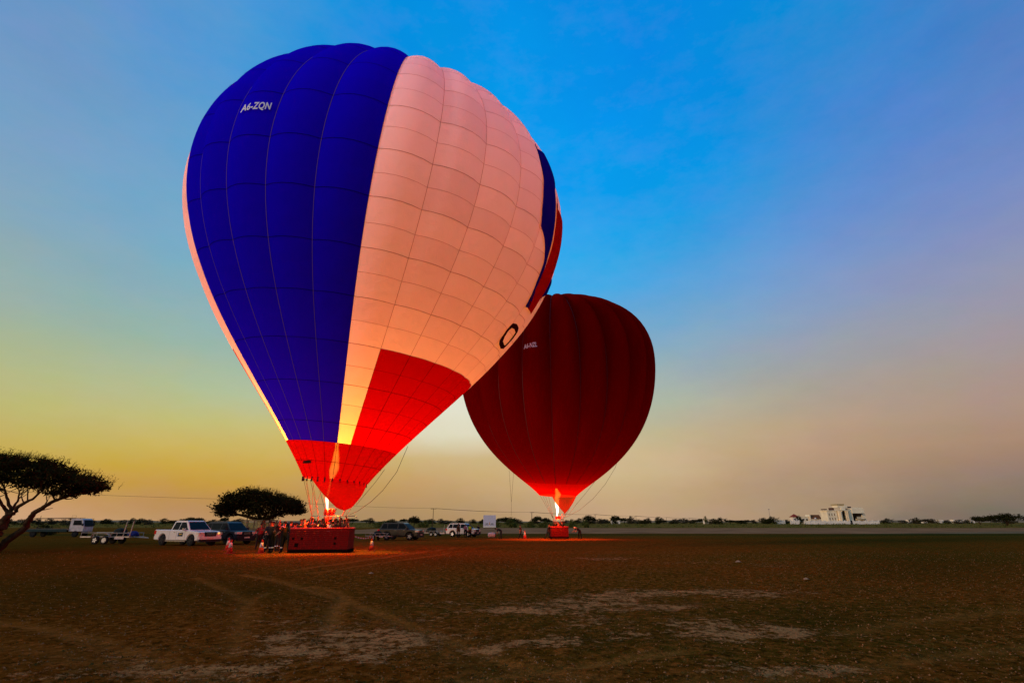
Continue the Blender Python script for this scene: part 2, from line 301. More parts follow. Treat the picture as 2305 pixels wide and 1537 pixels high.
# ------------------------------------------------------------------ balloon envelopes
def fabric(name, col, tl=.5, tcol=None, clear=0, ccol=(1, 1, 1), jitter=.06, gloss=.03, hue=0.0):
    m = bpy.data.materials.new(name); m.use_nodes = True; t = m.node_tree; t.nodes.clear(); k = t.links
    oi = nd(t, 'ShaderNodeObjectInfo'); tcn = nd(t, 'ShaderNodeTexCoord')
    n = nd(t, 'ShaderNodeTexNoise'); n.inputs['Scale'].default_value = .9; n.inputs['Detail'].default_value = 6; n.inputs['Roughness'].default_value = .65; k.new(tcn.outputs['Object'], n.inputs['Vector'])
    f = mth(t, 'ADD', mth(t, 'MULTIPLY', mth(t, 'SUBTRACT', n.outputs[0], .5), .5), mth(t, 'MULTIPLY', mth(t, 'SUBTRACT', oi.outputs['Random'], .5), 1.0))
    def tint(c):
        h = nd(t, 'ShaderNodeHueSaturation'); h.inputs['Color'].default_value = (*c, 1)
        k.new(mth(t, 'ADD', .5, mth(t, 'MULTIPLY', f, jitter * hue)), h.inputs['Hue']); k.new(mth(t, 'ADD', 1, mth(t, 'MULTIPLY', f, jitter * 2.2)), h.inputs['Value']); return h.outputs[0]
    nb = nd(t, 'ShaderNodeTexNoise'); nb.inputs['Scale'].default_value = 1.1; nb.inputs['Detail'].default_value = 6; k.new(tcn.outputs['Object'], nb.inputs['Vector'])
    bp = nd(t, 'ShaderNodeBump'); bp.inputs['Strength'].default_value = .4; bp.inputs['Distance'].default_value = .12; k.new(nb.outputs[0], bp.inputs['Height'])
    d = nd(t, 'ShaderNodeBsdfDiffuse'); k.new(tint(col), d.inputs[0]); k.new(bp.outputs[0], d.inputs['Normal'])
    tr = nd(t, 'ShaderNodeBsdfTranslucent'); k.new(tint(tcol or col), tr.inputs[0]); k.new(bp.outputs[0], tr.inputs['Normal'])
    a = nd(t, 'ShaderNodeMixShader'); a.inputs[0].default_value = tl; k.new(d.outputs[0], a.inputs[1]); k.new(tr.outputs[0], a.inputs[2]); o = a.outputs[0]
    if gloss:
        g = nd(t, 'ShaderNodeBsdfGlossy'); g.inputs['Roughness'].default_value = .45; g.inputs[0].default_value = (.8, .8, .8, 1)
        b = nd(t, 'ShaderNodeMixShader'); b.inputs[0].default_value = gloss; k.new(o, b.inputs[1]); k.new(g.outputs[0], b.inputs[2]); o = b.outputs[0]
    if clear:
        c = nd(t, 'ShaderNodeBsdfTransparent'); c.inputs[0].default_value = (*ccol, 1)
        b = nd(t, 'ShaderNodeMixShader'); b.inputs[0].default_value = clear; k.new(o, b.inputs[1]); k.new(c.outputs[0], b.inputs[2]); o = b.outputs[0]
    out = nd(t, 'ShaderNodeOutputMaterial'); k.new(o, out.inputs[0]); return m
FW = fabric('white_fabric', (.92, .76, 1.0), .42, (.86, .74, .22), jitter=.035, gloss=0, hue=.3)
FB = fabric('blue_fabric', (.0004, .001, .72), .22, (.012, .001, .45), jitter=.02, gloss=0)
FR = fabric('red_fabric', (.50, .002, .002), (.35), (.42, .0006, .0005), jitter=.012, gloss=0)
FN = fabric('red_skirt_fabric', (.42, .002, .002), .35, (.125, .0003, .0003), clear=.055, ccol=(1, .62, .2), jitter=.012, gloss=0)
FM = fabric('maroon_fabric', (.085, .0008, .0008), .32, (.25, .0006, .0006), jitter=.05, gloss=0)
FMS = fabric('maroon_skirt_fabric', (.3, .002, .002), .4, (.20, .0005, .0005), clear=.07, ccol=(1, .75, .2), jitter=.02, gloss=0)
TAPE = mat('load_tape', (.16, .09, .12), .8, var=.1); TAPED = mat('dark_tape', (.10, .03, .03), .8)
SEAM = mat('seam_thread', (.52, .26, .24), .9)

class Envelope:
    def __init__(s, v, y0, gores, th0, bulge):
        R, Hh, zm, pp, r0, al, h1, h2, x0, z0, ax, ay, bx, by, c3, c4, hu = v; s.v = v; s.y0 = y0; s.n = gores; s.th0 = th0; s.bulge = bulge
        t = np.linspace(0, 1, 120)[:, None]
        P0 = np.array([r0, 0]); P1 = P0 + h1 * np.array([math.sin(al), math.cos(al)]); P2 = np.array([R, zm - h2]); P3 = np.array([R, zm])
        B = (1 - t) ** 3 * P0 + 3 * (1 - t) ** 2 * t * P1 + 3 * (1 - t) * t * t * P2 + t ** 3 * P3
        a = np.linspace(0, PI / 2, 120)[1:]
        up = np.stack([R * np.cos(a) ** (2 / pp), zm + (Hh - zm) * np.sin(a) ** (2 / 2.1)], -1); pr = np.concatenate([B, up])
        ds = np.concatenate([[0], np.cumsum(np.hypot(*np.diff(pr, axis=0).T))]); s.len = ds[-1]; s.S = ds / ds[-1]; s.pr = pr
    def __call__(s, th, q, off=0.0):
        th = np.asarray(th, float); q = np.asarray(q, float); th, q = np.broadcast_arrays(th, q)
        R, Hh, zm, pp, r0, al, h1, h2, x0, z0, ax, ay, bx, by, c3, c4, hu = s.v
        r = np.interp(q, s.S, s.pr[:, 0]); z = np.interp(q, s.S, s.pr[:, 1]); r = r * (1 + hu * np.sin(PI * np.clip(z / zm, 0, 1)) ** 2)
        f = ((th - s.th0) / (2 * PI / s.n)) % 1.0
        amp = s.bulge * (.10 + .90 * np.clip((q - .16) * 2.2, 0, 1)) * np.clip(q / .06, 0, 1) * (1 + 1.3 * np.clip((q - .62) * 3, 0, 1))
        r = r * (1 + amp * ((1 - (2 * f - 1) ** 2) - .66)) + off
        Xx = r * np.cos(th); Yy = r * np.sin(th); u = z / Hh; sx_ = ax + 2 * bx * u + 3 * c3 * u * u; sy_ = ay + 2 * by * u + 3 * c4 * u * u
        return np.stack([x0 + Xx + (ax * u + bx * u * u + c3 * u ** 3) * Hh, s.y0 + Yy + (ay * u + by * u * u + c4 * u ** 3) * Hh, z0 + z - (Xx * sx_ + Yy * sy_)], -1)
    def grid(s):
        if not hasattr(s, 'g'):
            bb_ = s.bulge; s.bulge = 0; th, q = np.meshgrid(np.linspace(-PI * 1.02, PI * .25, 500), np.linspace(0, .985, 400)); Pn = s(th, q)
            du = s(th + 1e-3, q) - Pn; dq = s(th, q + 1e-3) - Pn; nrm = np.cross(du, dq)
            vis = (nrm * (Pn - np.array([0, 0, HCAM]))).sum(-1) < 0; s.g = (th[vis], q[vis], proj_np(Pn[vis])); s.bulge = bb_
        return s.g
    def find(s, px, py):
        th, q, pj = s.grid(); i = np.argmin((pj[:, 0] - px) ** 2 + (pj[:, 1] - py) ** 2); t0, q0 = th[i], q[i]
        bb_ = s.bulge; s.bulge = 0
        if math.hypot(pj[i, 0] - px, pj[i, 1] - py) < 4:
            for _ in range(4):
                p0 = proj_np(s(t0, q0)); J = np.stack([(proj_np(s(t0 + 1e-3, q0)) - p0) / 1e-3, (proj_np(s(t0, q0 + 1e-3)) - p0) / 1e-3], -1)
                try: dl = np.linalg.solve(J, np.array([px, py]) - p0)
                except Exception: break
                if abs(dl[0]) > .02 or abs(dl[1]) > .02: break
                t0 += dl[0]; q0 += dl[1]
        s.bulge = bb_
        return t0, q0
    def ring_find(s, px, front=True):
        th = np.linspace(-PI, 0, 721) if front else np.linspace(0, PI, 721); pj = proj_np(s(th, 0)); return th[np.argmin(abs(pj[:, 0] - px))]
def patch_mesh(E, name, ta, tb, qa, qb, m, nu=4, nv=3, off=0.0):
    th, q = np.meshgrid(np.linspace(ta + 1e-7, tb - 1e-7, nu + 1), np.linspace(qa, qb, nv + 1)); Pn = E(th, q, off)
    e = 1e-3; nr = np.cross(E(np.clip(th + e, ta + 1e-6, tb - 1e-6), q, off) - E(np.clip(th - e, ta + 1e-6, tb - 1e-6), q, off), E(th, np.minimum(q + e, .9999), off) - E(th, np.maximum(q - e, 0), off))
    nr /= np.linalg.norm(nr, axis=-1, keepdims=True) + 1e-12
    fs = [(j * (nu + 1) + i, j * (nu + 1) + i + 1, (j + 1) * (nu + 1) + i + 1, (j + 1) * (nu + 1) + i) for j in range(nv) for i in range(nu)]
    return Pn.reshape(-1, 3), nr.reshape(-1, 3), fs
def patch_obj(name, data, m, parent):
    vs, nr, fs = data; me = bpy.data.meshes.new(name); me.from_pydata(vs.tolist(), [], fs); me.polygons.foreach_set('use_smooth', [True] * len(fs))
    me.materials.append(m); me.update(); me.normals_split_custom_set_from_vertices(nr.tolist())
    return link(bpy.data.objects.new(name, me), parent)
def ribbon(E, name, pts, w, m, parent, off=.025, along_th=False):
    "thin tape following (th,q) points"
    vs = []; fs = []
    for i, (t, q) in enumerate(pts):
        r = np.interp(q, E.S, E.pr[:, 0]) + .05
        if along_th: a, b = E(t, q - w / 2 / E.len, off), E(t, q + w / 2 / E.len, off)
        else: a, b = E(t - w / 2 / r, q, off), E(t + w / 2 / r, q, off)
        vs += [tuple(a), tuple(b)]
        if i: fs.append((2 * i - 2, 2 * i - 1, 2 * i + 1, 2 * i))
    me = bpy.data.meshes.new(name); me.from_pydata(vs, [], fs); me.materials.append(m); return link(bpy.data.objects.new(name, me), parent)
def decal(E, name, polys, m, parent, off=.06, cell=None):
    "flat print on the cloth; polys = list of closed (th,q) outlines or a (verts,faces) tuple"
    bm = bmesh.new(); K_ = 10.0
    if isinstance(polys, tuple):
        vv = [bm.verts.new((a * K_, b * K_, 0)) for a, b in polys[0]]
        for f in polys[1]:
            try: bm.faces.new([vv[i] for i in f])
            except ValueError: pass
    else:
        for pl in polys: bm.faces.new([bm.verts.new((a * K_, b * K_, 0)) for a, b in pl])
    xs = [v.co.x for v in bm.verts]; ys = [v.co.y for v in bm.verts]; st = 2 * PI / E.n * K_ / 7
    k0 = math.floor((min(xs) - E.th0 * K_) / st)
    for i in range(k0, k0 + 200):
        x = E.th0 * K_ + i * st
        if x > max(xs): break
        if x > min(xs): bmesh.ops.bisect_plane(bm, geom=bm.verts[:] + bm.edges[:] + bm.faces[:], plane_co=(x, 0, 0), plane_no=(1, 0, 0))
    y = math.floor(min(ys) / .12) * .12
    while y < max(ys):
        if y > min(ys): bmesh.ops.bisect_plane(bm, geom=bm.verts[:] + bm.edges[:] + bm.faces[:], plane_co=(0, y, 0), plane_no=(0, 1, 0))
        y += .12
    bmesh.ops.triangulate(bm, faces=bm.faces)
    co = np.array([v.co[:] for v in bm.verts]); Pn = E(co[:, 0] / K_, co[:, 1] / K_, off)
    for v, p in zip(bm.verts, Pn): v.co = p
    me = bpy.data.meshes.new(name); bm.to_mesh(me); bm.free(); me.materials.append(m)
    return link(bpy.data.objects.new(name, me), parent)
def text_geo(txt, space=1.0):
    cu = bpy.data.curves.new('t', 'FONT'); cu.body = txt; cu.size = 1; cu.resolution_u = 3; cu.offset = .025; cu.space_character = space; o = bpy.data.objects.new('t', cu); COL.objects.link(o)
    dg = bpy.context.evaluated_depsgraph_get(); dg.update(); me = bpy.data.meshes.new_from_object(o.evaluated_get(dg))
    vs = [tuple(v.co) for v in me.vertices]; fs = [tuple(p.vertices) for p in me.polygons]
    COL.objects.unlink(o); bpy.data.objects.remove(o); bpy.data.curves.remove(cu); bpy.data.meshes.remove(me); return vs, fs
def lettering(E, txt, pa, pb, hpx, m, parent, space=1.05):
    "text running on the cloth from photo pixel pa to pb along its baseline, cap height hpx"
    vs, fs = text_geo(txt, space); w = max(v[0] for v in vs); h = .70
    (ta, qa), (tb, qb) = E.find(*pa), E.find(*pb); dq = (E.find((pa[0] + pb[0]) / 2, (pa[1] + pb[1]) / 2 - hpx)[1] - (qa + qb) / 2)
    Gw = 2 * PI / E.n; g0 = math.floor(((ta + tb) / 2 - E.th0) / Gw); ta = max(ta, E.th0 + (g0 + .16) * Gw); tb = min(tb, E.th0 + (g0 + .95) * Gw)
    out = [(ta + (tb - ta) * max(x / w, 0) ** .78, qa + (qb - qa) * x / w + dq * y / h) for x, y, _ in vs]
    return decal(E, 'lettering', (out, fs), m, parent, .09)

V1 = [12.281, 27.545, 17.384, 2.171, 1.934, 0.567, 5.903, 6.675, -10.978, 4.129, 0.091, 0.006, 0.029, -0.111, 0.007, 0.018, 0.005]
V2 = [11.622, 24.021, 15.316, 2.304, 2.202, 0.738, 2.877, 10.374, 5.469, 4.694, 0.03, -0.118, -0.036, -0.048, 0, 0, 0]
TXW = mat('white_print', (.75, .72, .8), .7, var=.03)
def scoop_mesh(E, pxl, pxr, bottom, dep, m, parent, bul=.45, name='scoop'):
    ta, tb = E.ring_find(pxl), E.ring_find(pxr); nu, nv = 18, 12; top = E(np.linspace(ta, tb, nu + 1), 0.0)
    bp = np.array(bottom, float); u = np.linspace(0, 1, nu + 1); tq = np.linspace(0, 1, len(bp)); vs = []
    for j in range(nv + 1):
        f = j / nv
        for i in range(nu + 1):
            a = top[i]; bb = P(np.interp(u[i], tq, bp[:, 0]), np.interp(u[i], tq, bp[:, 1]), dep); p = a * (1 - f) + np.array(bb) * f
            w = math.sin(PI * u[i]) * math.sin(PI * f) ** .8
            p = p + np.array([0, -bul * w, 0]); p[0] += (-1 if u[i] < .5 else 1) * abs(u[i] - .5) * .22 * math.sin(PI * f); vs.append(tuple(p))
    fs = [(j * (nu + 1) + i, j * (nu + 1) + i + 1, (j + 1) * (nu + 1) + i + 1, (j + 1) * (nu + 1) + i) for j in range(nv) for i in range(nu)]
    me = bpy.data.meshes.new(name); me.from_pydata(vs, [], fs); me.polygons.foreach_set('use_smooth', [True] * len(fs)); me.materials.append(m)
    return link(bpy.data.objects.new(name, me), parent)
def flame_mat(name, lo, mid, hi, es, z0, z1):
    m = bpy.data.materials.new(name); m.use_nodes = True; t = m.node_tree; t.nodes.clear(); k = t.links
    g = nd(t, 'ShaderNodeNewGeometry'); s_ = nd(t, 'ShaderNodeSeparateXYZ'); k.new(g.outputs['Position'], s_.inputs[0])
    mr = nd(t, 'ShaderNodeMapRange'); k.new(s_.outputs[2], mr.inputs[0]); mr.inputs[1].default_value = z0; mr.inputs[2].default_value = z1
    r = nd(t, 'ShaderNodeValToRGB'); k.new(mr.outputs[0], r.inputs[0]); r.color_ramp.elements[0].color = (*lo, 1); r.color_ramp.elements[1].color = (*hi, 1); e = r.color_ramp.elements.new(.45); e.color = (*mid, 1)
    n = nd(t, 'ShaderNodeTexNoise'); n.inputs['Scale'].default_value = 2.2; n.inputs['Detail'].default_value = 4; k.new(g.outputs['Position'], n.inputs['Vector'])
    lw = nd(t, 'ShaderNodeLayerWeight'); lw.inputs[0].default_value = .5
    f = mth(t, 'MULTIPLY', mth(t, 'SUBTRACT', 1.0, lw.outputs['Facing']), mth(t, 'ADD', .35, mth(t, 'MULTIPLY', n.outputs[0], 1.2)))
    em = nd(t, 'ShaderNodeEmission'); k.new(r.outputs[0], em.inputs[0]); k.new(mth(t, 'MULTIPLY', f, es), em.inputs[1])
    tr = nd(t, 'ShaderNodeBsdfTransparent'); a = nd(t, 'ShaderNodeAddShader'); k.new(em.outputs[0], a.inputs[0]); k.new(tr.outputs[0], a.inputs[1])
    o = nd(t, 'ShaderNodeOutputMaterial'); k.new(a.outputs[0], o.inputs[0]); return m
def flame(path, rad, m, parent, name='flame'):
    "wobbling tongue of fire along a path of points"
    path = [Vector(p) for p in path]; n = 24; ns = 12; vs = []; fs = []
    for i in range(n + 1):
        f = i / n; k = f * (len(path) - 1); a = min(int(k), len(path) - 2); c = path[a].lerp(path[a + 1], k - a); rr = np.interp(f, np.linspace(0, 1, len(rad)), rad)
        for j in range(ns):
            t = 2 * PI * j / ns; w = 1 + .35 * mnoise.noise(Vector((math.cos(t) * 1.3, math.sin(t) * 1.3, f * 5 + path[0].x)))
            vs.append((c.x + rr * w * math.cos(t), c.y + rr * w * math.sin(t), c.z))
    for i in range(n):
        for j in range(ns): fs.append((i * ns + j, i * ns + (j + 1) % ns, (i + 1) * ns + (j + 1) % ns, (i + 1) * ns + j))
    me = bpy.data.meshes.new(name); me.from_pydata(vs, [], fs); me.polygons.foreach_set('use_smooth', [True] * len(fs)); me.materials.append(m)
    return link(bpy.data.objects.new(name, me), parent)
def lamp(name, loc, energy, col, r, parent):
    d = bpy.data.lights.new(name, 'POINT'); d.energy = energy; d.color = col; d.shadow_soft_size = r; o = bpy.data.objects.new(name, d); o.location = loc; return link(o, parent)
def rope(name, pts, r, m, parent, sag=0):
    pts = [Vector(p) for p in pts]; out = []
    for i in range(len(pts) - 1):
        for k in range(8): out.append(pts[i].lerp(pts[i + 1], k / 8))
    out.append(pts[-1]); return MB().tube(out, r, 5).build(name, m, parent, smooth=True)

# seam angle between blue and white gores
E1 = Envelope(V1, 33, 28, 0.0, 0)
ths = [E1.find(x, y)[0] for x, y in ((866,250),(846,350),(833,420),(820,500),(806,600),(793,700),(781,800),(768,900))]
print('seam thetas', [round(t, 3) for t in ths])
TH1 = float(np.median(ths)); E1 = Envelope(V1, 33, 28, TH1, .032); G1 = 2 * PI / 28
qs = [0] + [E1.find(x, y)[1] for x, y in ((751,1040),(755,996),(760,952),(766,909),(771,864),(776,821),(783,771),(790,719),(797,666),(804,610),(812,554),(820,498),(830,438),(839,384),(848,329),(857,278),(867,230),(876,191))]
print('rows', [round(q, 3) for q in qs])
step = .036
while qs[-1] + step < .97: qs.append(qs[-1] + step)
qs.append(1.0)
b1 = thing('hot_air_balloon', 'large blue, white and red hot air balloon with lettering A6-ZQN, tethered nearest the camera', 'hot air balloon', (-10.99, 33, 0))
class Holder: pass
def at_root(o, root):   # keep world placement while parenting to a moved root
    o.parent = root; o.matrix_parent_inverse = Matrix.Translation(root.location).inverted(); return o
def pcolor(g, r):
    if r < 2: return FN
    if g == 0: return FW
    if 1 <= g <= 6: return FR if r < 7 else FW
    if -5 <= g <= -1: return FB
    if g in (-6,): return FW
    return FR if r < 7 else FW
cand = []
for g in range(-14, 14):
    for r in range(len(qs) - 1):
        tm = TH1 + (g + .5) * G1; qm = (qs[r] + qs[r + 1]) / 2; Pm = E1(tm, qm)
        nr = np.cross(E1(tm + 1e-3, qm) - Pm, E1(tm, min(qm + 1e-3, .999)) - Pm); nr /= np.linalg.norm(nr) + 1e-12; vw = Pm - np.array([0, 0, HCAM]); dd = np.linalg.norm(vw); fc = -(nr @ vw) / dd
        area = (qs[r + 1] - qs[r]) * np.interp(qm, E1.S, E1.pr[:, 0]) * fc / dd ** 2
        cand.append((area if fc > -.12 else -1, g, r))
cand.sort(key=lambda c: -c[0]); keep = set((g, r) for a, g, r in cand[:290] if a > -1)
rear = {}
for g in range(-14, 14):
    for r in range(len(qs) - 1):
        d_ = patch_mesh(E1, 'fabric_panel', TH1 + g * G1, TH1 + (g + 1) * G1, qs[r], qs[r + 1], None, 7, 3)
        if (g, r) in keep: at_root(patch_obj('fabric_panel', d_, pcolor(g, r), None), b1)
        else: rear.setdefault(pcolor(g, r).name, []).append((d_, pcolor(g, r)))
RSEAM = mat('red_seam', (.10, .004, .003), .9, spec=0)
# remaining (far side) panels joined as one part
vs, ns_, fs, mi, mm = [], [], [], [], []
for lst in rear.values():
    mm.append(lst[0][1])
    for (v_, n_, f_), _ in lst:
        b0 = len(vs); vs += v_.tolist(); ns_ += n_.tolist(); fs += [tuple(i + b0 for i in f) for f in f_]; mi += [len(mm) - 1] * len(f_)
me = bpy.data.meshes.new('rear_panels'); me.from_pydata(vs, [], fs)
for m_ in mm: me.materials.append(m_)
me.polygons.foreach_set('material_index', mi); me.polygons.foreach_set('use_smooth', [True] * len(fs)); me.update(); me.normals_split_custom_set_from_vertices(ns_)
o = bpy.data.objects.new('rear_panels', me); link(o); at_root(o, b1); tag(o, kind='stuff')
for g in range(-14, 14):
    blue = -5 <= g <= 0; qc_ = qs[2] if blue else qs[7]
    at_root(ribbon(E1, 'load_tape', [(TH1 + g * G1, q) for q in np.linspace(0, qc_, 30)], .026, RSEAM, None), b1)
    at_root(ribbon(E1, 'load_tape', [(TH1 + g * G1, q) for q in np.linspace(qc_, .985, 70)], .022, TAPE if blue else SEAM, None), b1)
for r in range(1, len(qs) - 1):
    pts = [(TH1 + f * G1, qs[r]) for f in np.arange(0 if r > 2 else -6, 8.01, .2)]
    at_root(ribbon(E1, 'cross_seam', pts, .030 if r % 2 else .018, SEAM if r >= 7 else RSEAM, None, along_th=True), b1)
FBS = mat('blue_seam', (.0006, .001, .16), .9, spec=0)
for r in range(3, len(qs) - 1, 2): at_root(ribbon(E1, 'cross_seam', [(TH1 + f * G1, qs[r]) for f in np.arange(-5, .01, .2)], .03, FBS, None, along_th=True), b1)
# prints
at_root(lettering(E1, 'A6-ZQN', (546, 258), (607, 246), 15, TXW, None), b1)
def upoly(pl): return [E1.find(*p) for p in pl]
def rrect(cx, cy, hw, hl, rad, ang, n=5):
    out = []
    for sx_, sy_, a0 in ((1, 1, 0), (-1, 1, 90), (-1, -1, 180), (1, -1, 270)):
        for k in range(n + 1):
            a = math.radians(a0 + 90 * k / n); out.append((sx_ * (hw - rad) + rad * math.cos(a), sy_ * (hl - rad) + rad * math.sin(a)))
    ca, sa = math.cos(ang), math.sin(ang); return [(cx + x * ca - y * sa, cy + x * sa + y * ca) for x, y in out]
# big rounded letter O on the right flank
oc = [(1124,784),(1123,775),(1127,764),(1140,744),(1152,732),(1160,727),(1167,729),(1169,738),(1166,748),(1156,763),(1142,776),(1132,785)]
ic = [(1134,776),(1133,768),(1139,758),(1149,745),(1157,738),(1161,741),(1162,748),(1155,758),(1146,768),(1138,776),(1136,777),(1135,777)]
oc = [(1142 + (a - 1146) * .9, b) for a, b in oc]; ic = [(1142 + (a - 1146) * .9 - 1, b) for a, b in ic]; oc2, ic2 = upoly(oc), upoly(ic)
at_root(decal(E1, 'letter_print', [[oc2[i], oc2[(i + 1) % 12], ic2[(i + 1) % 12], ic2[i]] for i in range(12)], fabric('maroon_print', (.05, .006, .008), .2, gloss=0), None, .09), b1)
BLP = fabric('blue_print', (.004, .005, .30), .3, (.02, .006, .25), gloss=0); RDP = fabric('red_print', (.42, .006, .006), .45, (.5, .006, .004), gloss=0)
def limb(pl, out=.0):
    r_ = []
    for p in pl:
        t_, q_ = E1.find(p[0], p[1]); r_.append((t_ + (p[2] if len(p) > 2 else 0), q_))
    return r_
at_root(decal(E1, 'flag_print', [limb([(1201,322),(1216,366),(1218.6,430),(1217,472),(1223,536),(1218,591),(1203,634),(1184,691),(1188,693),(1205,659),(1228,578),(1241,515),(1244.5,472),(1243,430),(1232,379,.06),(1214,338,.06)])], BLP, None, .08), b1)
at_root(decal(E1, 'flag_print', [limb([(1247,442),(1246,493),(1237,557),(1218,617),(1186,694),(1190,708),(1209,676),(1228,646),(1246,598,.02),(1251,560,.2),(1253,500,.25),(1249,450,.12)])], RDP, None, .08), b1)
at_root(decal(E1, 'flag_print', [limb([(1243,616,.02),(1232,642),(1209,678),(1226,663),(1237,638,.08)])], BLP, None, .08), b1)
at_root(decal(E1, 'maker_patch', [upoly([(683,1037),(701,1036),(702,1042),(684,1043)])], mat('dark_patch', (.02, .005, .005), .8), None, .04), b1)
FSC = fabric('scoop_fabric', (.42, .002, .002), .4, (.135, .0005, .0005), clear=.01, ccol=(1, .62, .2), jitter=.012, gloss=0)
at_root(scoop_mesh(E1, 699, 831, [(757,1142),(765,1146),(775,1149),(786,1145),(795,1139),(800,1133)], 31.6, FSC, None, .5), b1)
for f in np.arange(-6, 7):
    t_ = TH1 + f * G1; p = Vector(E1(t_, 0.0)); mb = MB().box(-.04, .04, -.02, .02, -.24, .04); o = mb.build('toggle', mat('black_toggle', (.012, .008, .008), .7), None); o.location = p + Vector((0, -.06, 0)); at_root(o, b1)
# flame, burner frame, basket of the near balloon
WICK = mat('red_wicker', (.13, .0035, .0025), .85, var=.35, scale=22, bump=.8, spec=.1); LEATH = mat('dark_leather', (.010, .004, .003), .9, spec=0); RIM = mat('red_rim_padding', (.36, .012, .01), .7, spec=.2)
STEEL = mat('burner_steel', (.35, .32, .30), .35, .8); REDM = mat('red_burner_cans', (.50, .02, .012), .4, .2); POLE = mat('padded_upright', (.05, .012, .012), .7)
def basket(root, cx, cy, zb, w, d, h, rz, posts, holes):
    "rectangular wicker basket: four walls, floor, rim, rubbing strake, foot holes"
    M = Matrix.Translation((cx, cy, zb)) @ Matrix.Rotation(rz, 4, 'Z')
    def put(mb, name, m, smooth=False, par=None):
        mb.v = [tuple(M @ Vector(v)) for v in mb.v]; o = mb.build(name, m, par, smooth)
        if par is None: at_root(o, root)
        return o
    t = .07
    for nm, (x0, x1, y0, y1) in (('front', (-w/2, w/2, -d/2, -d/2 + t)), ('back', (-w/2, w/2, d/2 - t, d/2)), ('l', (-w/2, -w/2 + t, -d/2 + t, d/2 - t)), ('r', (w/2 - t, w/2, -d/2 + t, d/2 - t))):
        mb = MB(); n = 22 if y1 - y0 < .5 else 10   # woven courses standing proud by turns
        for i in range(10):
            z0 = .18 + (h - .26) * i / 10; z1 = .18 + (h - .26) * (i + 1) / 10; e = .012 * (i % 2)
            mb.box(x0 - (e if nm == 'l' else 0), x1 + (e if nm == 'r' else 0), y0 - (e if nm == 'front' else 0), y1, z0, z1 - .008)
        wall = put(mb, 'wicker_wall', WICK)
    put(MB().box(-w/2 + t, w/2 - t, -d/2 + t, d/2 - t, .02, .1), 'basket_floor', LEATH)
    mb = MB().box(-w/2 - .03, w/2 + .03, -d/2 - .03, -d/2 + t, .0, .18).box(-w/2 - .03, w/2 + .03, d/2 - t, d/2 + .03, .0, .18).box(-w/2 - .03, -w/2 + t, -d/2 + t, d/2 - t, .0, .18).box(w/2 - t, w/2 + .03, -d/2 + t, d/2 - t, .0, .18)
    put(mb, 'leather_skid', LEATH)
    mb = MB(); c = [(-w/2 + .02, -d/2 + .02, h - .04), (w/2 - .02, -d/2 + .02, h - .04), (w/2 - .02, d/2 - .02, h - .04), (-w/2 + .02, d/2 - .02, h - .04)]
    for i in range(4): mb.tube([c[i], c[(i + 1) % 4]], .055, 8)
    put(mb, 'rim_padding', RIM, True)
    for hx, hz, s_ in holes: put(MB().box(hx - s_, hx + s_, -d/2 - .022, -d/2 - .005, hz - s_, hz + s_), 'foot_hole', LEATH)
    return M
M1 = basket(b1, X(730.5, 33.6), 33.6, 0, 3.45, 1.6, 1.38, math.radians(4), [], [(-1.50,.78,.07),(-1.0,.78,.07),(-1.28,.42,.11),(.95,.80,.07),(.95,.50,.07)])
fz = P(742, 1161, 33.5).z; fr = MB()
tp = [P(702,1161,33.1), P(717,1161,33.3), P(731,1161,33.0), P(765,1161,33.0), P(779,1161,33.2), P(702,1161,34.1), P(740,1161,34.2), P(779,1161,34.2)]
bt = [(690,1187,33.0),(711,1187,33.0),(729,1187,33.0),(767,1187,33.0),(783,1187,33.0),(692,1187,34.3),(742,1187,34.3),(785,1187,34.3)]
for a, b in zip(bt, tp):
    at_root(MB().tube([P(a[0], a[1], a[2]) + Vector((0, 0, -.1)), b], .045, 7).build('upright', POLE, None, True), b1)
mb = MB()
for a, b in ((P(702,1161,33.1), P(801,1161,33.2)), (P(702,1161,34.2), P(780,1161,34.2)), (P(702,1161,33.1), P(702,1161,34.2)), (P(780,1161,33.1), P(780,1161,34.2)), (P(731,1161,33), P(731,1161,34.2)), (P(757,1161,33), P(757,1161,34.2)), (P(801,1161,33.2), P(803,1165,33.2))):
    mb.tube([a, b], .025, 6)
at_root(mb.build('burner_frame', STEEL, None, True), b1)
bc = P(742, 1154, 33.6)
for i, (dx, dy) in enumerate(((-.19, -.2), (.07, -.2), (-.19, .2), (.07, .2), (.21, 0))):
    o = MB().lathe([(.085, 0), (.1, .03), (.1, .36), (.07, .40), (.07, .36), (.05, .05)], 12, (bc.x + dx, bc.y + dy, fz + .03)).build('burner_can', REDM, None, True); at_root(o, b1)
mb = MB()
for dy in (-.2, 0, .2): mb.tube([(bc.x - .3, bc.y + dy, fz + .05), (bc.x + .3, bc.y + dy, fz + .05)], .02, 6)
mb.tube([(bc.x - .3, bc.y - .28, fz + .2), (bc.x + .3, bc.y - .28, fz + .2)], .02, 6); at_root(mb.build('burner_pipes', REDM, None, True), b1)
for a in (-.28, .28):
    at_root(MB().tube([(bc.x + a * .4, bc.y, fz), (bc.x + a * .5, bc.y, 1.5)], .06, 8).build('fuel_hose', RIM, None, True), b1)
fm1 = flame_mat('flame_near', (.10, .095, .10), (.8, .55, .22), (1, .62, .12), 5.5, fz + .4, 6.4)
at_root(flame([P(737,1148,33.6), P(736,1120,33.5), P(744,1085,33.3), P(753,1055,33.1), P(756,1030,33.1), P(758,1006,33.1), P(762,960,33.2), P(768,900,33.3)], [.06, .12, .05, .32, .22, .10, .18, .04], fm1, None), b1)
at_root(lamp('burner_or_fill_light', P(778, 830, 33.6), 4800, (1, .205, .205), .7, None), b1)  # added above the flame tip to even the glow inside the envelope
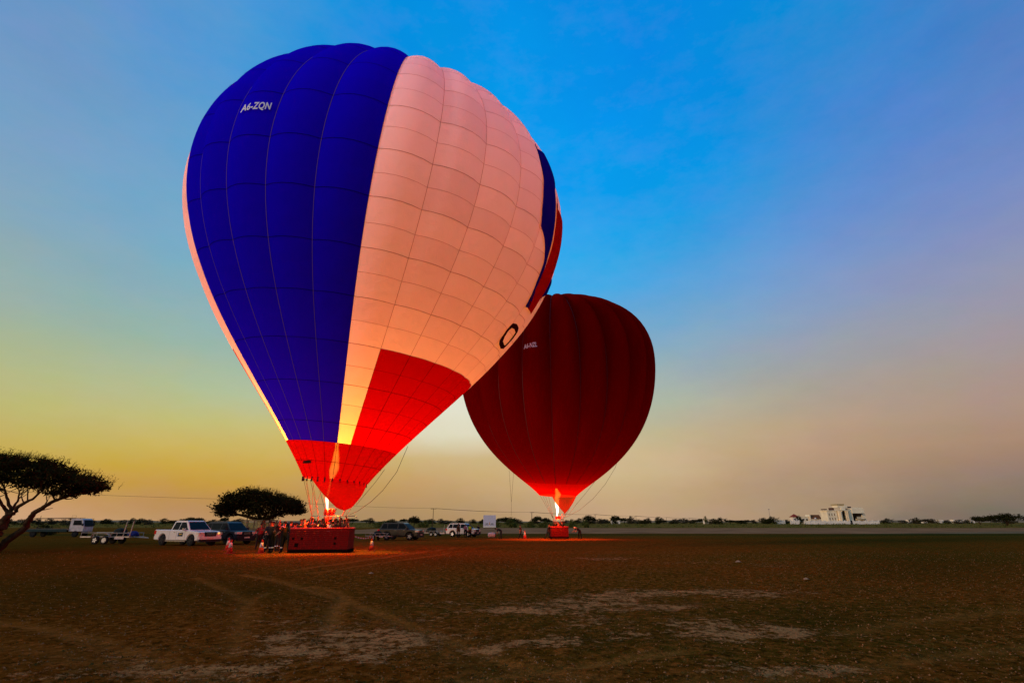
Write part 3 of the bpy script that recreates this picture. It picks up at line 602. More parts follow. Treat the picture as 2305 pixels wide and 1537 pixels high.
at_root(lamp('burner_or_fill_light', P(763, 975, 33.3), 3200, (1, .52, .002), .4, None), b1)
at_root(lamp('pilot_light', P(740, 1140, 33.5), 3200, (1, .035, .003), .2, None), b1)
# suspension cables and crown ropes
CAB = mat('steel_cable', (.05, .03, .02), .8); ROPE = mat('brown_rope', (.10, .08, .05), .9)
cb = [(681, 702), (690, 702), (697, 717), (703, 717), (712, 735), (722, 738)]
for i, (a, b) in enumerate(cb):
    t_ = E1.ring_find(a, i % 2 == 0); q = Vector(E1(t_, 0)); at_root(rope('suspension_cable', [q, P(b, 1161, 33.2 + .4 * (i % 2))], .011, CAB, None), b1)
for t_ in (TH1 + k * G1 for k in (6, 9, 13, 16, 18, 20)):
    at_root(rope('suspension_cable', [Vector(E1(t_, 0)), P(779 if math.cos(t_) > 0 else 702, 1161, 34.2)], .011, CAB, None), b1)
for a, b in (((757,1145),(752,1157)), ((776,1149),(771,1159))): at_root(rope('scoop_strap', [P(*a, 31.7), P(*b, 33.0)], .03, RIM, None), b1)
at_root(rope('handling_rope', [P(918,1004,31.5), P(893,1062,31.6), P(862,1103,31.8), P(836,1128,32.2), P(805,1150,32.8), P(786,1158,33.1)], .014, ROPE, None), b1)
at_root(rope('handling_rope', [P(866,1056,31.5), P(845,1085,31.6), P(822,1112,31.8), P(802,1136,32.2)], .012, ROPE, None), b1)

# ------------------------------------------------------------------ far balloon
E2 = Envelope(V2, 64, 22, 0.0, 0)
ths = [E2.find(x, y)[0] for x, y in ((1236,720),(1237,760),(1238,800),(1238,850))]; print('b2', ths)
TH2 = float(np.median(ths)); E2 = Envelope(V2, 64, 22, TH2, .14); G2 = 2 * PI / 22
b2 = thing('hot_air_balloon', 'dark red hot air balloon with lettering A6-NZL hovering behind the large blue and white one', 'hot air balloon', (5.5, 64, 0))
for g in range(22):
    d_ = patch_mesh(E2, 'gore', TH2 + g * G2, TH2 + (g + 1) * G2, .07, 1, None, 8, 40); at_root(patch_obj('gore', d_, FM, None), b2)
    d_ = patch_mesh(E2, 'skirt', TH2 + g * G2, TH2 + (g + 1) * G2, 0, .07, None, 8, 4); at_root(patch_obj('skirt_panel', d_, FMS, None), b2)
    at_root(ribbon(E2, 'load_tape', [(TH2 + g * G2, q) for q in np.linspace(.07, .985, 60)], .06, TAPED, None), b2)
at_root(lettering(E2, 'A6-NZL', (1177, 786), (1211, 781), 10, TXW, None), b2)
at_root(scoop_mesh(E2, 1243, 1298, [(1268,1152),(1271,1157),(1275,1152)], 61.5, FMS, None, .5), b2)
fm2 = flame_mat('flame_far', (.6, .55, .42), (1, .85, .25), (1, .75, .06), 2.6, 3.0, 8.5)
fp = [P(1254,1161,64), P(1255,1150,64), P(1254,1135,64), P(1253,1120,64), P(1256,1112,64), P(1252,1099,64)]
at_root(flame(fp, [.08, .15, .24, .32, .36, .15], fm2, None), b2)
at_root(lamp('burner_or_fill_light', P(1254, 1072, 64), 5600, (1, .15, .012), .5, None), b2)
at_root(lamp('pilot_light', P(1255, 1150, 64), 1000, (1, .07, .005), .2, None), b2)
B2C = X(1256.5, 66); M2 = basket(b2, B2C, 66, gz(0, 66) + .12, 2.05, 2.6, 1.3, math.radians(3), [], [])
z2 = P(1256, 1168, 66).z
for px in (1244, 1248, 1263, 1267, 1271):
    for d_ in (65, 67): at_root(MB().tube([P(px, 1181, d_), P(1256.5 + (px - 1256.5) * .8, 1168, d_)], .04, 6).build('upright', POLE, None, True), b2)
mb = MB()
for d_ in (65, 67): mb.tube([P(1246, 1168, d_), P(1268, 1168, d_)], .03, 6)
mb.tube([P(1246, 1168, 65), P(1246, 1168, 67)], .03, 6).tube([P(1268, 1168, 65), P(1268, 1168, 67)], .03, 6); at_root(mb.build('burner_frame', STEEL, None, True), b2)
for px in (1252, 1256, 1260): at_root(MB().lathe([(.1, 0), (.12, .05), (.12, .3), (.08, .36)], 10, tuple(P(px, 1168, 66))).build('burner_can', REDM, None, True), b2)
for px in (1216, 1222, 1228, 1235, 1296, 1300):
    q = Vector(E2(E2.ring_find(px), 0)); at_root(rope('suspension_cable', [q, P(1246 if px < 1260 else 1268, 1168, 65.5)], .014, CAB, None), b2)
for a, b in (((1268,1155),(1262,1166)), ((1272,1157),(1265,1167))): at_root(rope('scoop_strap', [P(*a, 61.6), P(*b, 65)], .03, RIM, None), b2)
at_root(rope('handling_rope', [P(1399,1010,62), P(1385,1052,62.5), P(1362,1090,63), P(1335,1122,63.5), P(1305,1147,64), P(1285,1158,65), P(1268,1166,65.5)], .016, ROPE, None), b2)
at_root(rope('handling_rope', [P(1340,1082,62), P(1318,1110,62.5), P(1296,1136,63), P(1280,1158,65)], .016, ROPE, None), b2)
for a, b in (((1146,1058),(1151,1130)), ((1156,1064),(1151,1130)), ((1151,1130),(1151,1160))): at_root(rope('handling_rope', [P(*a, 62.5), P(*b, 62.5)], .013, ROPE, None), b2)

# ------------------------------------------------------------------ vegetation
LEAF = mat('dry_leaf', (.022, .022, .006), .9, var=.4, scale=1.5, spec=0); LEAFG = mat('bush_leaf', (.075, .080, .016), .9, var=.45, scale=.6, spec=0)
LEAFB = mat('far_leaf', (.050, .040, .020), .95, var=.4, scale=.3, spec=0); BARK = mat('bark', (.05, .03, .018), .95, var=.3, scale=6, bump=.5, spec=0)
def leaf_mesh(centres, per, rad, size, flat=.6, up=0.0, seed=1):
    r = np.random.default_rng(seed); c = np.repeat(np.asarray(centres, float), per, 0); n = len(c)
    o = r.normal(size=(n, 3)) * np.array([rad, rad, rad * flat]) * .6; p = c + o
    d = r.normal(size=(n, 3)); d[:, 2] = d[:, 2] * .5 + up; d /= np.linalg.norm(d, axis=1, keepdims=True)
    w = np.cross(d, r.normal(size=(n, 3))); w /= np.linalg.norm(w, axis=1, keepdims=True) + 1e-9
    sz = size * r.uniform(.5, 1.5, (n, 1)); v = np.stack([p - w * sz * .3, p + w * sz * .3, p + d * sz], 1).reshape(-1, 3)
    return v, np.arange(n * 3).reshape(-1, 3)
def mesh_np(name, parts, m, parent=None):
    vs = []; fs = []; b = 0
    for v, f in parts: vs.append(v); fs.append(f + b); b += len(v)
    me = bpy.data.meshes.new(name); me.from_pydata(np.concatenate(vs).tolist(), [], np.concatenate(fs).tolist()); me.materials.append(m)
    return link(bpy.data.objects.new(name, me), parent)
def px_tree(label, cat, d, top, bot, limbs, depth, nclump, nspike, seed, lean=(.5, .9), nbr=60, size=.16):
    r = np.random.default_rng(seed); top = np.array(top, float); bot = np.array(bot, float)
    root = thing('acacia_tree', label, cat, (0, 0, 0)); k = d / (F * CP + 407 * SP)
    x0, x1 = top[0, 0], top[-1, 0]; cs = []; tries = 0; cx = (x0 + x1) / 2
    while len(cs) < nclump:
        x = r.uniform(x0, x1); yt, yb = np.interp(x, top[:, 0], top[:, 1]), np.interp(x, bot[:, 0], bot[:, 1])
        u = r.uniform() ** 1.15
        if u > .35 and mnoise.noise(Vector((x * .06, (yt + (yb - yt) * u) * .12, seed))) > .12 - .25 * (u - .5): continue
        y = yt + 2 + (yb - yt - 3) * u; e = math.sqrt(max(.04, 1 - ((x - cx) / (x1 - cx)) ** 2)); dy = r.uniform(-1, 1) * depth * e * (.5 if u > .6 else 1)
        p = P(cx + (x - cx) * .92, y, d); cs.append((p.x, p.y + dy, p.z))
    parts = [leaf_mesh(cs, 30, .29 * d / 34, size, .5, .3, seed)]
    # upright twig spikes on the top surface
    sv = []; sf = []
    for i in range(nspike):
        x = r.uniform(x0, x1); yt = np.interp(x, top[:, 0], top[:, 1]); p = P(cx + (x - cx) * .94, yt + 3, d); p.y += r.uniform(-1, 1) * depth * .6
        L_ = r.uniform(.25, .75) * size / .16 * .8; dr = Vector((lean[0] + r.normal() * .15, r.normal() * .2, lean[1])).normalized(); n = len(sv)
        for q in range(4):
            a = p + dr * L_ * (q / 4); w = .018 * size / .16 * (1 - q / 4.5); jx = Vector((math.sin(q * 2.1 + i), 0, 0)) * .03
            sv += [a + Vector((-w, 0, 0)) + jx, a + Vector((w, 0, 0)) + jx]
        for q in range(3): sf.append((n + 2 * q, n + 2 * q + 1, n + 2 * q + 3)); sf.append((n + 2 * q, n + 2 * q + 3, n + 2 * q + 2))
        for q in range(5):
            a = p + dr * L_ * (.2 + .18 * q); m_ = len(sv); s_ = Vector((r.normal() * .09, r.normal() * .05, abs(r.normal()) * .06)) * (size / .16); sv += [a, a + Vector((.02, 0, .03)), a + s_]; sf.append((m_, m_ + 1, m_ + 2))
    parts.append((np.array([tuple(v) for v in sv]), np.array(sf)))
    mesh_np('crown', parts, LEAF, root)
    mb = MB(); nodes = []
    for pts, w0, w1 in limbs:
        pp = [P(a, b, d + c) for a, b, c in pts]; n = len(pp); rr = [w0 + (w1 - w0) * i / (n - 1) for i in range(n)]
        sm = []; rs = []
        for i in range(n - 1):
            for q in range(4): sm.append(pp[i].lerp(pp[i + 1], q / 4) + Vector((r.normal(), r.normal(), 0)) * rr[i] * .22 * (q > 0)); rs.append(rr[i] + (rr[i + 1] - rr[i]) * q / 4)
        sm.append(pp[-1]); rs.append(rr[-1]); MBt = mb.tube(sm, rs, 8); nodes += [(a, b) for a, b in zip(sm, rs) if len(sm) and a.z > pp[0].z + (pp[-1].z - pp[0].z) * .35]
    for i in range(nbr):
        c = Vector(cs[r.integers(len(cs))]); cand_ = [nn for nn in nodes if nn[0].z < c.z]
        if not cand_: continue
        q, w = min(cand_, key=lambda a: (a[0] - c).length + r.uniform(0, .8)); w = min(w * .5, .05 * size / .16)
        mid = q.lerp(c, .5) + Vector((r.normal() * .12, r.normal() * .12, -.12)) * (size / .16); mb.tube([q, q.lerp(mid, .5) + Vector((0, 0, -.03)), mid, mid.lerp(c, .6), c], [w, w * .8, w * .6, w * .4, .008], 5)
    mb.build('trunk', BARK, root, smooth=True); return root
px_tree('big flat-topped acacia with two leaning trunks at the left edge of the field', 'tree', 33,
    [(-190,1062),(-110,1032),(0,1028),(60,1028),(100,1036),(125,1048),(145,1058),(185,1068),(212,1080),(236,1097)], [(-190,1090),(-60,1092),(0,1084),(60,1100),(100,1108),(150,1121),(190,1117),(215,1106),(236,1099)],
    [([(-28,1240,0),(-8,1205,0),(12,1172,0),(19,1158,0)], .30, .19), ([(19,1158,0),(14,1148,0),(3,1132,-.4),(-12,1105,-1)], .13, .05), ([(20,1158,0),(25,1147,.2),(18,1125,.3),(10,1100,.6)], .13, .05),
     ([(20,1158,0),(32,1155,0),(42,1139,0),(58,1130,-.3),(75,1122,-.5),(90,1108,-1)], .14, .05), ([(25,1150,0),(40,1128,.8),(44,1105,1.4)], .09, .03),
     ([(-12,1243,.6),(23,1211,.5),(53,1190,.4),(68,1167,.3),(81,1151,.2),(98,1141,0),(120,1128,0),(140,1121,0),(162,1114,0),(190,1105,0)], .22, .045), ([(98,1141,0),(106,1128,.5),(104,1115,1)], .05, .02), ([(81,1151,.2),(100,1147,.1),(119,1143,0)], .035, .012), ([(-40,1240,1),(-60,1180,1),(-110,1120,1)], .2, .05)],
    3.2, 900, 620, 3, nbr=110)
px_tree('round-topped acacia standing behind the parked vehicles left of the near basket', 'tree', 62,
    [(491,1155),(498,1138),(512,1129),(518,1121),(545,1111),(562,1105),(590,1104),(620,1112),(642,1119),(664,1127),(677,1139),(682,1152)], [(491,1157),(510,1158),(520,1147),(535,1143),(552,1148),(566,1160),(580,1169),(600,1168),(625,1167),(650,1158),(660,1147),(672,1156),(682,1153)],
    [([(594,1206,0),(592,1185,0),(588,1170,0)], .5, .35), ([(588,1172,0),(570,1166,0),(548,1160,0),(520,1154,0),(500,1152,0)], .22, .05), ([(588,1170,0),(580,1150,0),(560,1130,1)], .2, .06), ([(590,1170,0),(605,1150,0),(625,1130,0)], .2, .06), ([(590,1172,0),(620,1160,0),(650,1148,0),(670,1145,0)], .2, .05)],
    3.5, 700, 420, 5, lean=(.1, 1), nbr=80, size=.22)
def bush(name, w, h, kind, seed, m, trunk_h=0.0):
    "returns a thing with crown and trunk, unit placed at origin"
    r = np.random.default_rng(seed); root = thing(name, None, None); cs = []
    for i in range(46 if kind != 'acacia' else 60):
        a = r.uniform(0, 2 * PI); q = math.sqrt(r.uniform())
        if kind == 'acacia': z = trunk_h + (h - trunk_h) * (.25 + .75 * r.uniform()) * (1 - .55 * q * q); x, y = math.cos(a) * q * w / 2, math.sin(a) * q * w / 2
        else: z = h * (.05 + .95 * r.uniform() ** .8) * math.sqrt(max(0.05, 1 - q * q * .8)); x, y = math.cos(a) * q * w / 2 * (.85 + .3 * math.sin(a * 3 + seed)), math.sin(a) * q * w / 2
        cs.append((x, y, z))
    mesh_np('crown', [leaf_mesh(cs, 34, w * .09 + .25, w * .05 + .12, .6, .2, seed)], m, root)
    mb = MB()
    for i in range(3):
        c = cs[r.integers(len(cs))]; mb.tube([(i * .1 - .1, 0, -.1), (c[0] * .25, c[1] * .25, c[2] * .5), (c[0] * .7, c[1] * .7, c[2] * .8)], [max(.08, w * .018), w * .014, w * .006], 6)
    mb.build('trunk', BARK, root, True); return root
def sit(o, px, d, label, cat, group=None, sc=1.0, rz=None, up=0):
    x = X(px, d); o.location = (x, d, gz(x, d) + up); o.scale = (sc, sc, sc) if isinstance(sc, (int, float)) else sc
    if rz is not None: o.rotation_euler = (0, 0, rz)
    return tag(o, label, cat, group)
protos = {}
def veg(kind, px, d, wpx, hpx, label, group=None, sd=0, mt=None, cat=None):
    "vegetation wpx wide and hpx tall in the photograph"
    mt = mt or (LEAFB if d > 260 else LEAFG); key = (kind, sd, mt.name); k = d / (F * CP + 407 * SP)
    nm = {'acacia': 'acacia_tree', 'bush': 'round_bush', 'tree': 'broadleaf_tree'}[kind]
    if key not in protos:
        protos[key] = bush(nm, 8, 5 if kind != 'bush' else 4.5, kind, sd + 11, mt, 2.2 if kind == 'acacia' else 0); o = protos[key]
    else: o = copy_tree(protos[key])
    w, h = wpx * k, hpx * k * .98; H0 = 5 if kind != 'bush' else 4.5
    return sit(o, px, d, label, cat or ('bush' if kind == 'bush' else 'tree'), group, (w / 8.6, w / 8.6, h / (H0 * 1.03)), random.uniform(-.6, .6) + (sd % 2) * PI)
# nearer bushes across the road strip (d about 225 m) and trees beyond
veg('acacia', 932, 228, 26, 24, 'small umbrella acacia rising behind the dark wagon on the right', sd=1, mt=LEAF)
veg('bush', 862, 226, 46, 15, 'broad green bush behind the tail of the dark wagon', sd=0); veg('bush', 958, 222, 34, 17, 'round green bush just right of the small umbrella acacia', sd=1)
veg('bush', 1120, 225, 14, 14, 'small round bush at the right side of the white signboard', sd=2); veg('bush', 1152, 228, 34, 17, 'broad bush right of the signboard behind the bending crew member', sd=3)
veg('bush', 1193, 226, 28, 14, 'round bush at the foot of the second utility pole', sd=0); veg('acacia', 1210, 300, 24, 18, 'small flat acacia just right of the second utility pole', sd=2, mt=LEAF)
veg('bush', 1226, 226, 28, 14, 'round bush just left of the far basket', sd=1); veg('bush', 1288, 226, 20, 18, 'dense dark green bush just right of the far basket', sd=2); veg('bush', 1318, 226, 22, 15, 'green bush further right of the far basket', sd=3)
veg('acacia', 1326, 290, 30, 20, 'flat dark acacia above the green bush right of the far basket', sd=3, mt=LEAF); veg('acacia', 1142, 300, 50, 16, 'wide flat acacia behind the broad bush right of the signboard', sd=1, mt=LEAF)
veg('acacia', 1386, 400, 24, 17, 'dark flat acacia standing above a pale wall on the plain', sd=2, mt=LEAF); veg('tree', 1420, 420, 20, 17, 'tall round tree between two utility poles on the plain', sd=1)
veg('tree', 1484, 330, 24, 16, 'dark dome-shaped tree standing alone before the far treeline', sd=2, mt=LEAF); veg('tree', 1589, 420, 10, 16, 'slim pale green tree over a white hut', sd=3, mt=LEAFG)
veg('tree', 1738, 380, 34, 16, 'broad dark tree left of the walled compound', sd=1, mt=LEAF); veg('tree', 1801, 355, 16, 18, 'dark garden tree in the gap of the white compound wall', sd=2, mt=LEAF)
veg('tree', 1720, 460, 12, 11, 'small dark tree next to the broad one left of the compound', sd=2, mt=LEAF)
veg('tree', 2064, 420, 16, 14, 'single small dark tree on the plain right of the villa', sd=0, mt=LEAF); veg('acacia', 2206, 300, 34, 18, 'smaller of the two flat acacias near the right edge', sd=2, mt=LEAF)
veg('acacia', 2266, 270, 72, 26, 'wide flat-topped acacia at the right edge of the plain', sd=1, mt=LEAF)
veg('tree', 630, 190, 20, 13, 'small acacia seen between the off-road vehicle and the basket', sd=1, mt=LEAF, cat='tree'); veg('tree', 536, 185, 12, 14, 'small tree behind the dark pickup bonnet left of the leaning pole', sd=3, mt=LEAF)
veg('bush', 105, 92, 46, 22, 'dark bush behind the flatbed truck under the big acacia', sd=3, mt=LEAF)
# scattered individuals of the far treeline
GL = 'trees of the far treeline'; r_ = np.random.default_rng(4)
segs = [(-40, 560, 1175, 26), (690, 1090, 1174, 17), (1130, 1360, 1174, 9), (1340, 1780, 1173, 30), (1985, 2305, 1176, 12)]
def lab_(px):
    for x_, t_ in ((60, 'beyond the big acacia at the left edge'), (210, 'beyond the flatbed truck'), (350, 'beyond the trailers left of the pickup'), (480, 'above the white pickup'), (600, 'beyond the round-topped acacia'), (850, 'between the near basket and the dark wagon'), (960, 'above the dark wagon'), (1010, 'between the dark wagon and the white vehicle'), (1090, 'above the white vehicle'), (1240, 'between the signboard and the far basket'), (1345, 'just right of the far basket'), (1440, 'between the third and fifth utility poles'), (1560, 'near the dome-shaped dark tree'), (1790, 'left of the walled compound'), (2100, 'right of the villa'), (2400, 'near the two flat acacias at the right edge')):
        if px < x_: return t_ + ('' if px > x_ - 45 else ', further left')
for a, b, yy, n in segs:
    for i in range(n):
        px = a + (b - a) * (i + r_.uniform(.1, .9)) / n; d = r_.uniform(330, 560) if a > 600 else r_.uniform(260, 420)
        kd = ['tree', 'bush', 'acacia', 'tree'][r_.integers(4)]; ww = r_.uniform(16, 34); hh = r_.uniform(7, 12) + (3 if d < 350 else 0)
        nmx = ('narrow ' if ww < 22 else 'wide ' if ww > 28 else '') + ('tall ' if hh > 12 else 'low ' if hh < 9.5 else '') + {'tree': 'round-headed', 'bush': 'bushy', 'acacia': 'flat-topped'}[kd]
        veg(kd, px, d, ww, hh, nmx + ' treeline tree ' + lab_(px), GL, sd=int(r_.integers(4)), mt=[LEAFB, LEAF][r_.integers(2)], cat='tree')
# low scrub between road strip and treeline
cs = [(r_.uniform(-260, 420), r_.uniform(222, 330)) for _ in range(1500)]
tag(mesh_np('scrub', [leaf_mesh([(x, y, gz(x, y) + .15) for x, y in cs], 9, .8, .5, .5, .4, 9)], LEAFG), kind='stuff')
# pebbles, straw litter on the near ground
pv = []; pf = []
for i in range(16000):
    y = 5.2 + 30 * r_.uniform() ** 1.9; x = r_.uniform(-1.05, 1.05) * (y * .98 + 1); s_ = .006 + .012 * r_.uniform() ** 3 + .0004 * y; z = gz(x, y) + .0; n = len(pv)
    z += mnoise.fractal(Vector((x * .22, y * .22, 3)), 1, 2, 3) * .05 * min(1, math.exp(-max(y - 20, 0) / 12) + .3) + mnoise.fractal(Vector((x * 1.7, y * 1.7, 9)), .9, 2, 3) * .022 * math.exp(-max(y - 20, 0) / 12)
    a = r_.uniform(0, 6.3)
    for k in range(4): pv.append((x + s_ * math.cos(a + k * 1.57) * r_.uniform(.7, 1.3), y + s_ * math.sin(a + k * 1.57), z))
    pv.append((x, y, z + s_ * r_.uniform(.6, 1.1))); pf += [(n, n + 1, n + 4), (n + 1, n + 2, n + 4), (n + 2, n + 3, n + 4), (n + 3, n, n + 4)]
me = bpy.data.meshes.new('pebbles'); me.from_pydata(pv, [], pf); me.materials.append(mat('pebble', (.22, .095, .035), .9, var=.85, scale=40, spec=0)); tag(link(bpy.data.objects.new('pebbles', me)), kind='stuff')
cs = []
for i in range(2200):
    y = 5.2 + 26 * r_.uniform() ** 1.5; x = r_.uniform(-1.05, 1.05) * (y + 1)
    if mnoise.noise(Vector((x * .35, y * .35, 4))) > -.05: cs.append((x, y, gz(x, y) + .01))
tag(mesh_np('dry_weeds', [leaf_mesh(cs, 8, .035, .026, .3, .6, 12)], mat('weed', (.07, .05, .012), .95, var=.4, spec=0)), kind='stuff')
WHT = mat('white_paper', (.34, .2, .1), .9, spec=0)
for px, py, s_, lb in ((835, 1291, .10, 'white scrap of paper on the ground in front of the near basket'), (1815, 1304, .11, 'small white stone-like scrap on the dark ground right of centre'), (1662, 1265, .16, 'pale scrap on the low mound in the right middle distance')):
    x, y = G(px, py); o = MB().add([(-s_, -s_ * .5, 0), (s_ * .2, -s_ * .7, s_ * .1), (s_, 0, 0), (s_ * .3, s_ * .6, s_ * .3), (-s_ * .7, s_ * .4, .02), (0, 0, s_ * .5)], [(0, 1, 5), (1, 2, 5), (2, 3, 5), (3, 4, 5), (4, 0, 5)]).build('litter_scrap', WHT)
    o.location = (x, y, gz(x, y) + .01); tag(o, lb, 'litter')
x, y = G(828, 1487); o = rope('twig', [(x - .17, y + .1, .03), (x - .05, y + .07, .05), (x + .02, y, .03), (x + .14, y - .08, .04)], .004, mat('bleached_twig', (.25, .17, .09), .9), None); tag(o, 'thin pale bent twig lying on the ground at the bottom left of centre', 'twig')

# ------------------------------------------------------------------ utility poles and wires
PW = mat('pole_wood', (.06, .035, .02), .9); WIRE = mat('wire', (.09, .06, .04), .8)
poles = [(-98.5, 50, 7.0), (-65, 133, 7.0), (-31.5, 216, 7.0), (11, 300, 7.0), (59, 384, 7.0), (109, 476, 7.0), (179, 628, 7.0), (226, 690, 7.0), (331, 920, 7.5), (480, 1240, 7.5)]
wh = ['leftmost, half hidden by the acacia behind the vehicles', 'behind the dark wagon and trailer with T crossarm', 'between the signboard and the far basket', 'just right of the far basket', 'fifth along the line over the plain', 'before the dark dome-shaped tree, sixth along the line', 'seventh along the line over the plain', 'by the slim pale tree and hut', 'smallest and farthest of the line']
tops = []
for i, (x, y, h) in enumerate(poles):
    tops.append(Vector((x, y, HCAM + 5.3)))
    if i == 0: continue
    t = thing('utility_pole', 'wooden utility pole ' + wh[i - 1], 'utility pole', (x, y, gz(x, y)), 0, 'utility poles along the wire'); H_ = HCAM + 5.3 - gz(x, y)
    r = .13 if i < 3 else .2
    MB().tube([(0, 0, -.2), (0, 0, H_)], [r, r * .7], 8).build('post', PW, t); mb = MB().tube([(-1.1, 0, H_ - .25), (1.1, 0, H_ - .25)], .07, 6)
    mb.build('crossarm', PW, t)
    for s_ in (-1, 0, 1): MB().lathe([(.05, 0), (.07, .08), (.03, .25)], 8, (s_ * .95, 0, H_ - .2)).build('insulator', PW, t)
w = thing('power_line', 'thin sagging power line strung along the utility poles across the whole background', 'power line', (0, 0, 0))
for i in range(len(tops) - 1):
    for dx in ((-.95, .95) if i > 1 else (0,)):
        a, b = tops[i] + Vector((dx, 0, 0)), tops[i + 1] + Vector((dx, 0, 0)); pts = []
        for k in range(13): f = k / 12; q = a.lerp(b, f); q.z -= .8 * 4 * f * (1 - f) * .6; pts.append(q)
        MB().tube(pts, .013 + .00010 * (a.y + b.y) / 2, 4).build('wire', WIRE, w)

# ------------------------------------------------------------------ vehicles
RUB = mat('tyre_rubber', (.012, .012, .012), .9); RIMM = mat('alloy_rim', (.45, .45, .45), .35, .7); GLS = mat('dark_glass', (.004, .008, .010), .5, 0, var=.1, spec=.04)
GLL = mat('windscreen_glass', (.004, .022, .028), .5, 0, var=.2, spec=.04); CHR = mat('chrome', (.6, .6, .6), .2, .9, var=.05); BLK = mat('black_plastic', (.015, .015, .016), .6)
HLM = mat('headlight_lens', (.65, .55, .45), .15, .2); TLM = mat('tail_lens', (.5, .01, .01), .2); AMB = mat('lit_side_marker', (.8, .35, .05), .3, emit=(1, .55, .15), es=1.0)
PWH = mat('white_car_paint', (.62, .58, .52), .3, .0, var=.03, coat=.5); PDK = mat('dark_car_paint', (.028, .024, .012), .4, .0, var=.05, coat=.15, spec=.3); PBL = mat('dark_blue_paint', (.012, .013, .022), .4, .0, var=.05, coat=.1, spec=.2); KHK = mat('khaki_paint', (.07, .055, .03), .6, 0)
def wheel(root, x, y, r, w, rim=RIMM, side=1):
    mb = MB().lathe([(r * .62, -w/2), (r * .93, -w/2), (r, -w/2 + .03), (r, w/2 - .03), (r * .93, w/2), (r * .62, w/2)], 20, (0, 0, 0), 'y'); o = mb.build('wheel', RUB, root, True); o.location = (x, y, r)
    m2 = MB(); m2.lathe([(r * .62, -.02), (r * .60, .02)], 20, (0, side * (w/2 - .02), 0), 'y')
    for k in range(5):
        a = 2 * PI * k / 5; c, s_ = math.cos(a), math.sin(a); p = [(c * r * .1 - s_ * .05, s_ * r * .1 + c * .05), (c * r * .1 + s_ * .05, s_ * r * .1 - c * .05), (c * r * .58 + s_ * .045, s_ * r * .58 - c * .045), (c * r * .58 - s_ * .045, s_ * r * .58 + c * .045)]
        y1 = side * (w/2 + .012); y0 = side * (w/2 - .01); m2.add([(a_, y0, b_) for a_, b_ in p] + [(a_, y1, b_) for a_, b_ in p], [(4, 5, 6, 7), (0, 1, 5, 4), (1, 2, 6, 5), (2, 3, 7, 6), (3, 0, 4, 7)])
    m2.build('rim', rim, o); return o
def slab(poly, y0, y1, name, m, parent, ch=.05):
    "side outline (x,z) extruded across the car with chamfered flanks"
    n = len(poly); P2 = [Vector(p) for p in poly]; A = sum(P2[i].x * P2[(i + 1) % n].y - P2[(i + 1) % n].x * P2[i].y for i in range(n)); sg = 1 if A > 0 else -1; ins = []
    for i in range(n):
        a = (P2[i] - P2[i - 1]).normalized(); b = (P2[(i + 1) % n] - P2[i]).normalized(); nn = Vector((-(a.y + b.y), a.x + b.x)); nn = nn.normalized() * sg if nn.length > 1e-6 else Vector((0, 0)); ins.append(P2[i] + nn * ch)
    vs = [(p.x, y0, p.y) for p in ins] + [(p.x, y0 + ch, p.y) for p in P2] + [(p.x, y1 - ch, p.y) for p in P2] + [(p.x, y1, p.y) for p in ins]; fs = [tuple(range(n)), tuple(range(3 * n, 4 * n))[::-1]]
    for k in range(3):
        for i in range(n): j = (i + 1) % n; fs.append((k * n + i, k * n + j, (k + 1) * n + j, (k + 1) * n + i))
    me = bpy.data.meshes.new(name); me.from_pydata(vs, [], fs); me.materials.append(m); bm = bmesh.new(); bm.from_mesh(me); bmesh.ops.triangulate(bm, faces=[f for f in bm.faces if len(f.verts) > 4]); bmesh.ops.recalc_face_normals(bm, faces=bm.faces); bm.to_mesh(me); bm.free()
    return link(bpy.data.objects.new(name, me), parent)
def arch(cx, r, zb, n=9): return [(cx + r * math.cos(a), max(zb, r * 0 + .38 + r * math.sin(a))) for a in np.linspace(0, PI, n)]
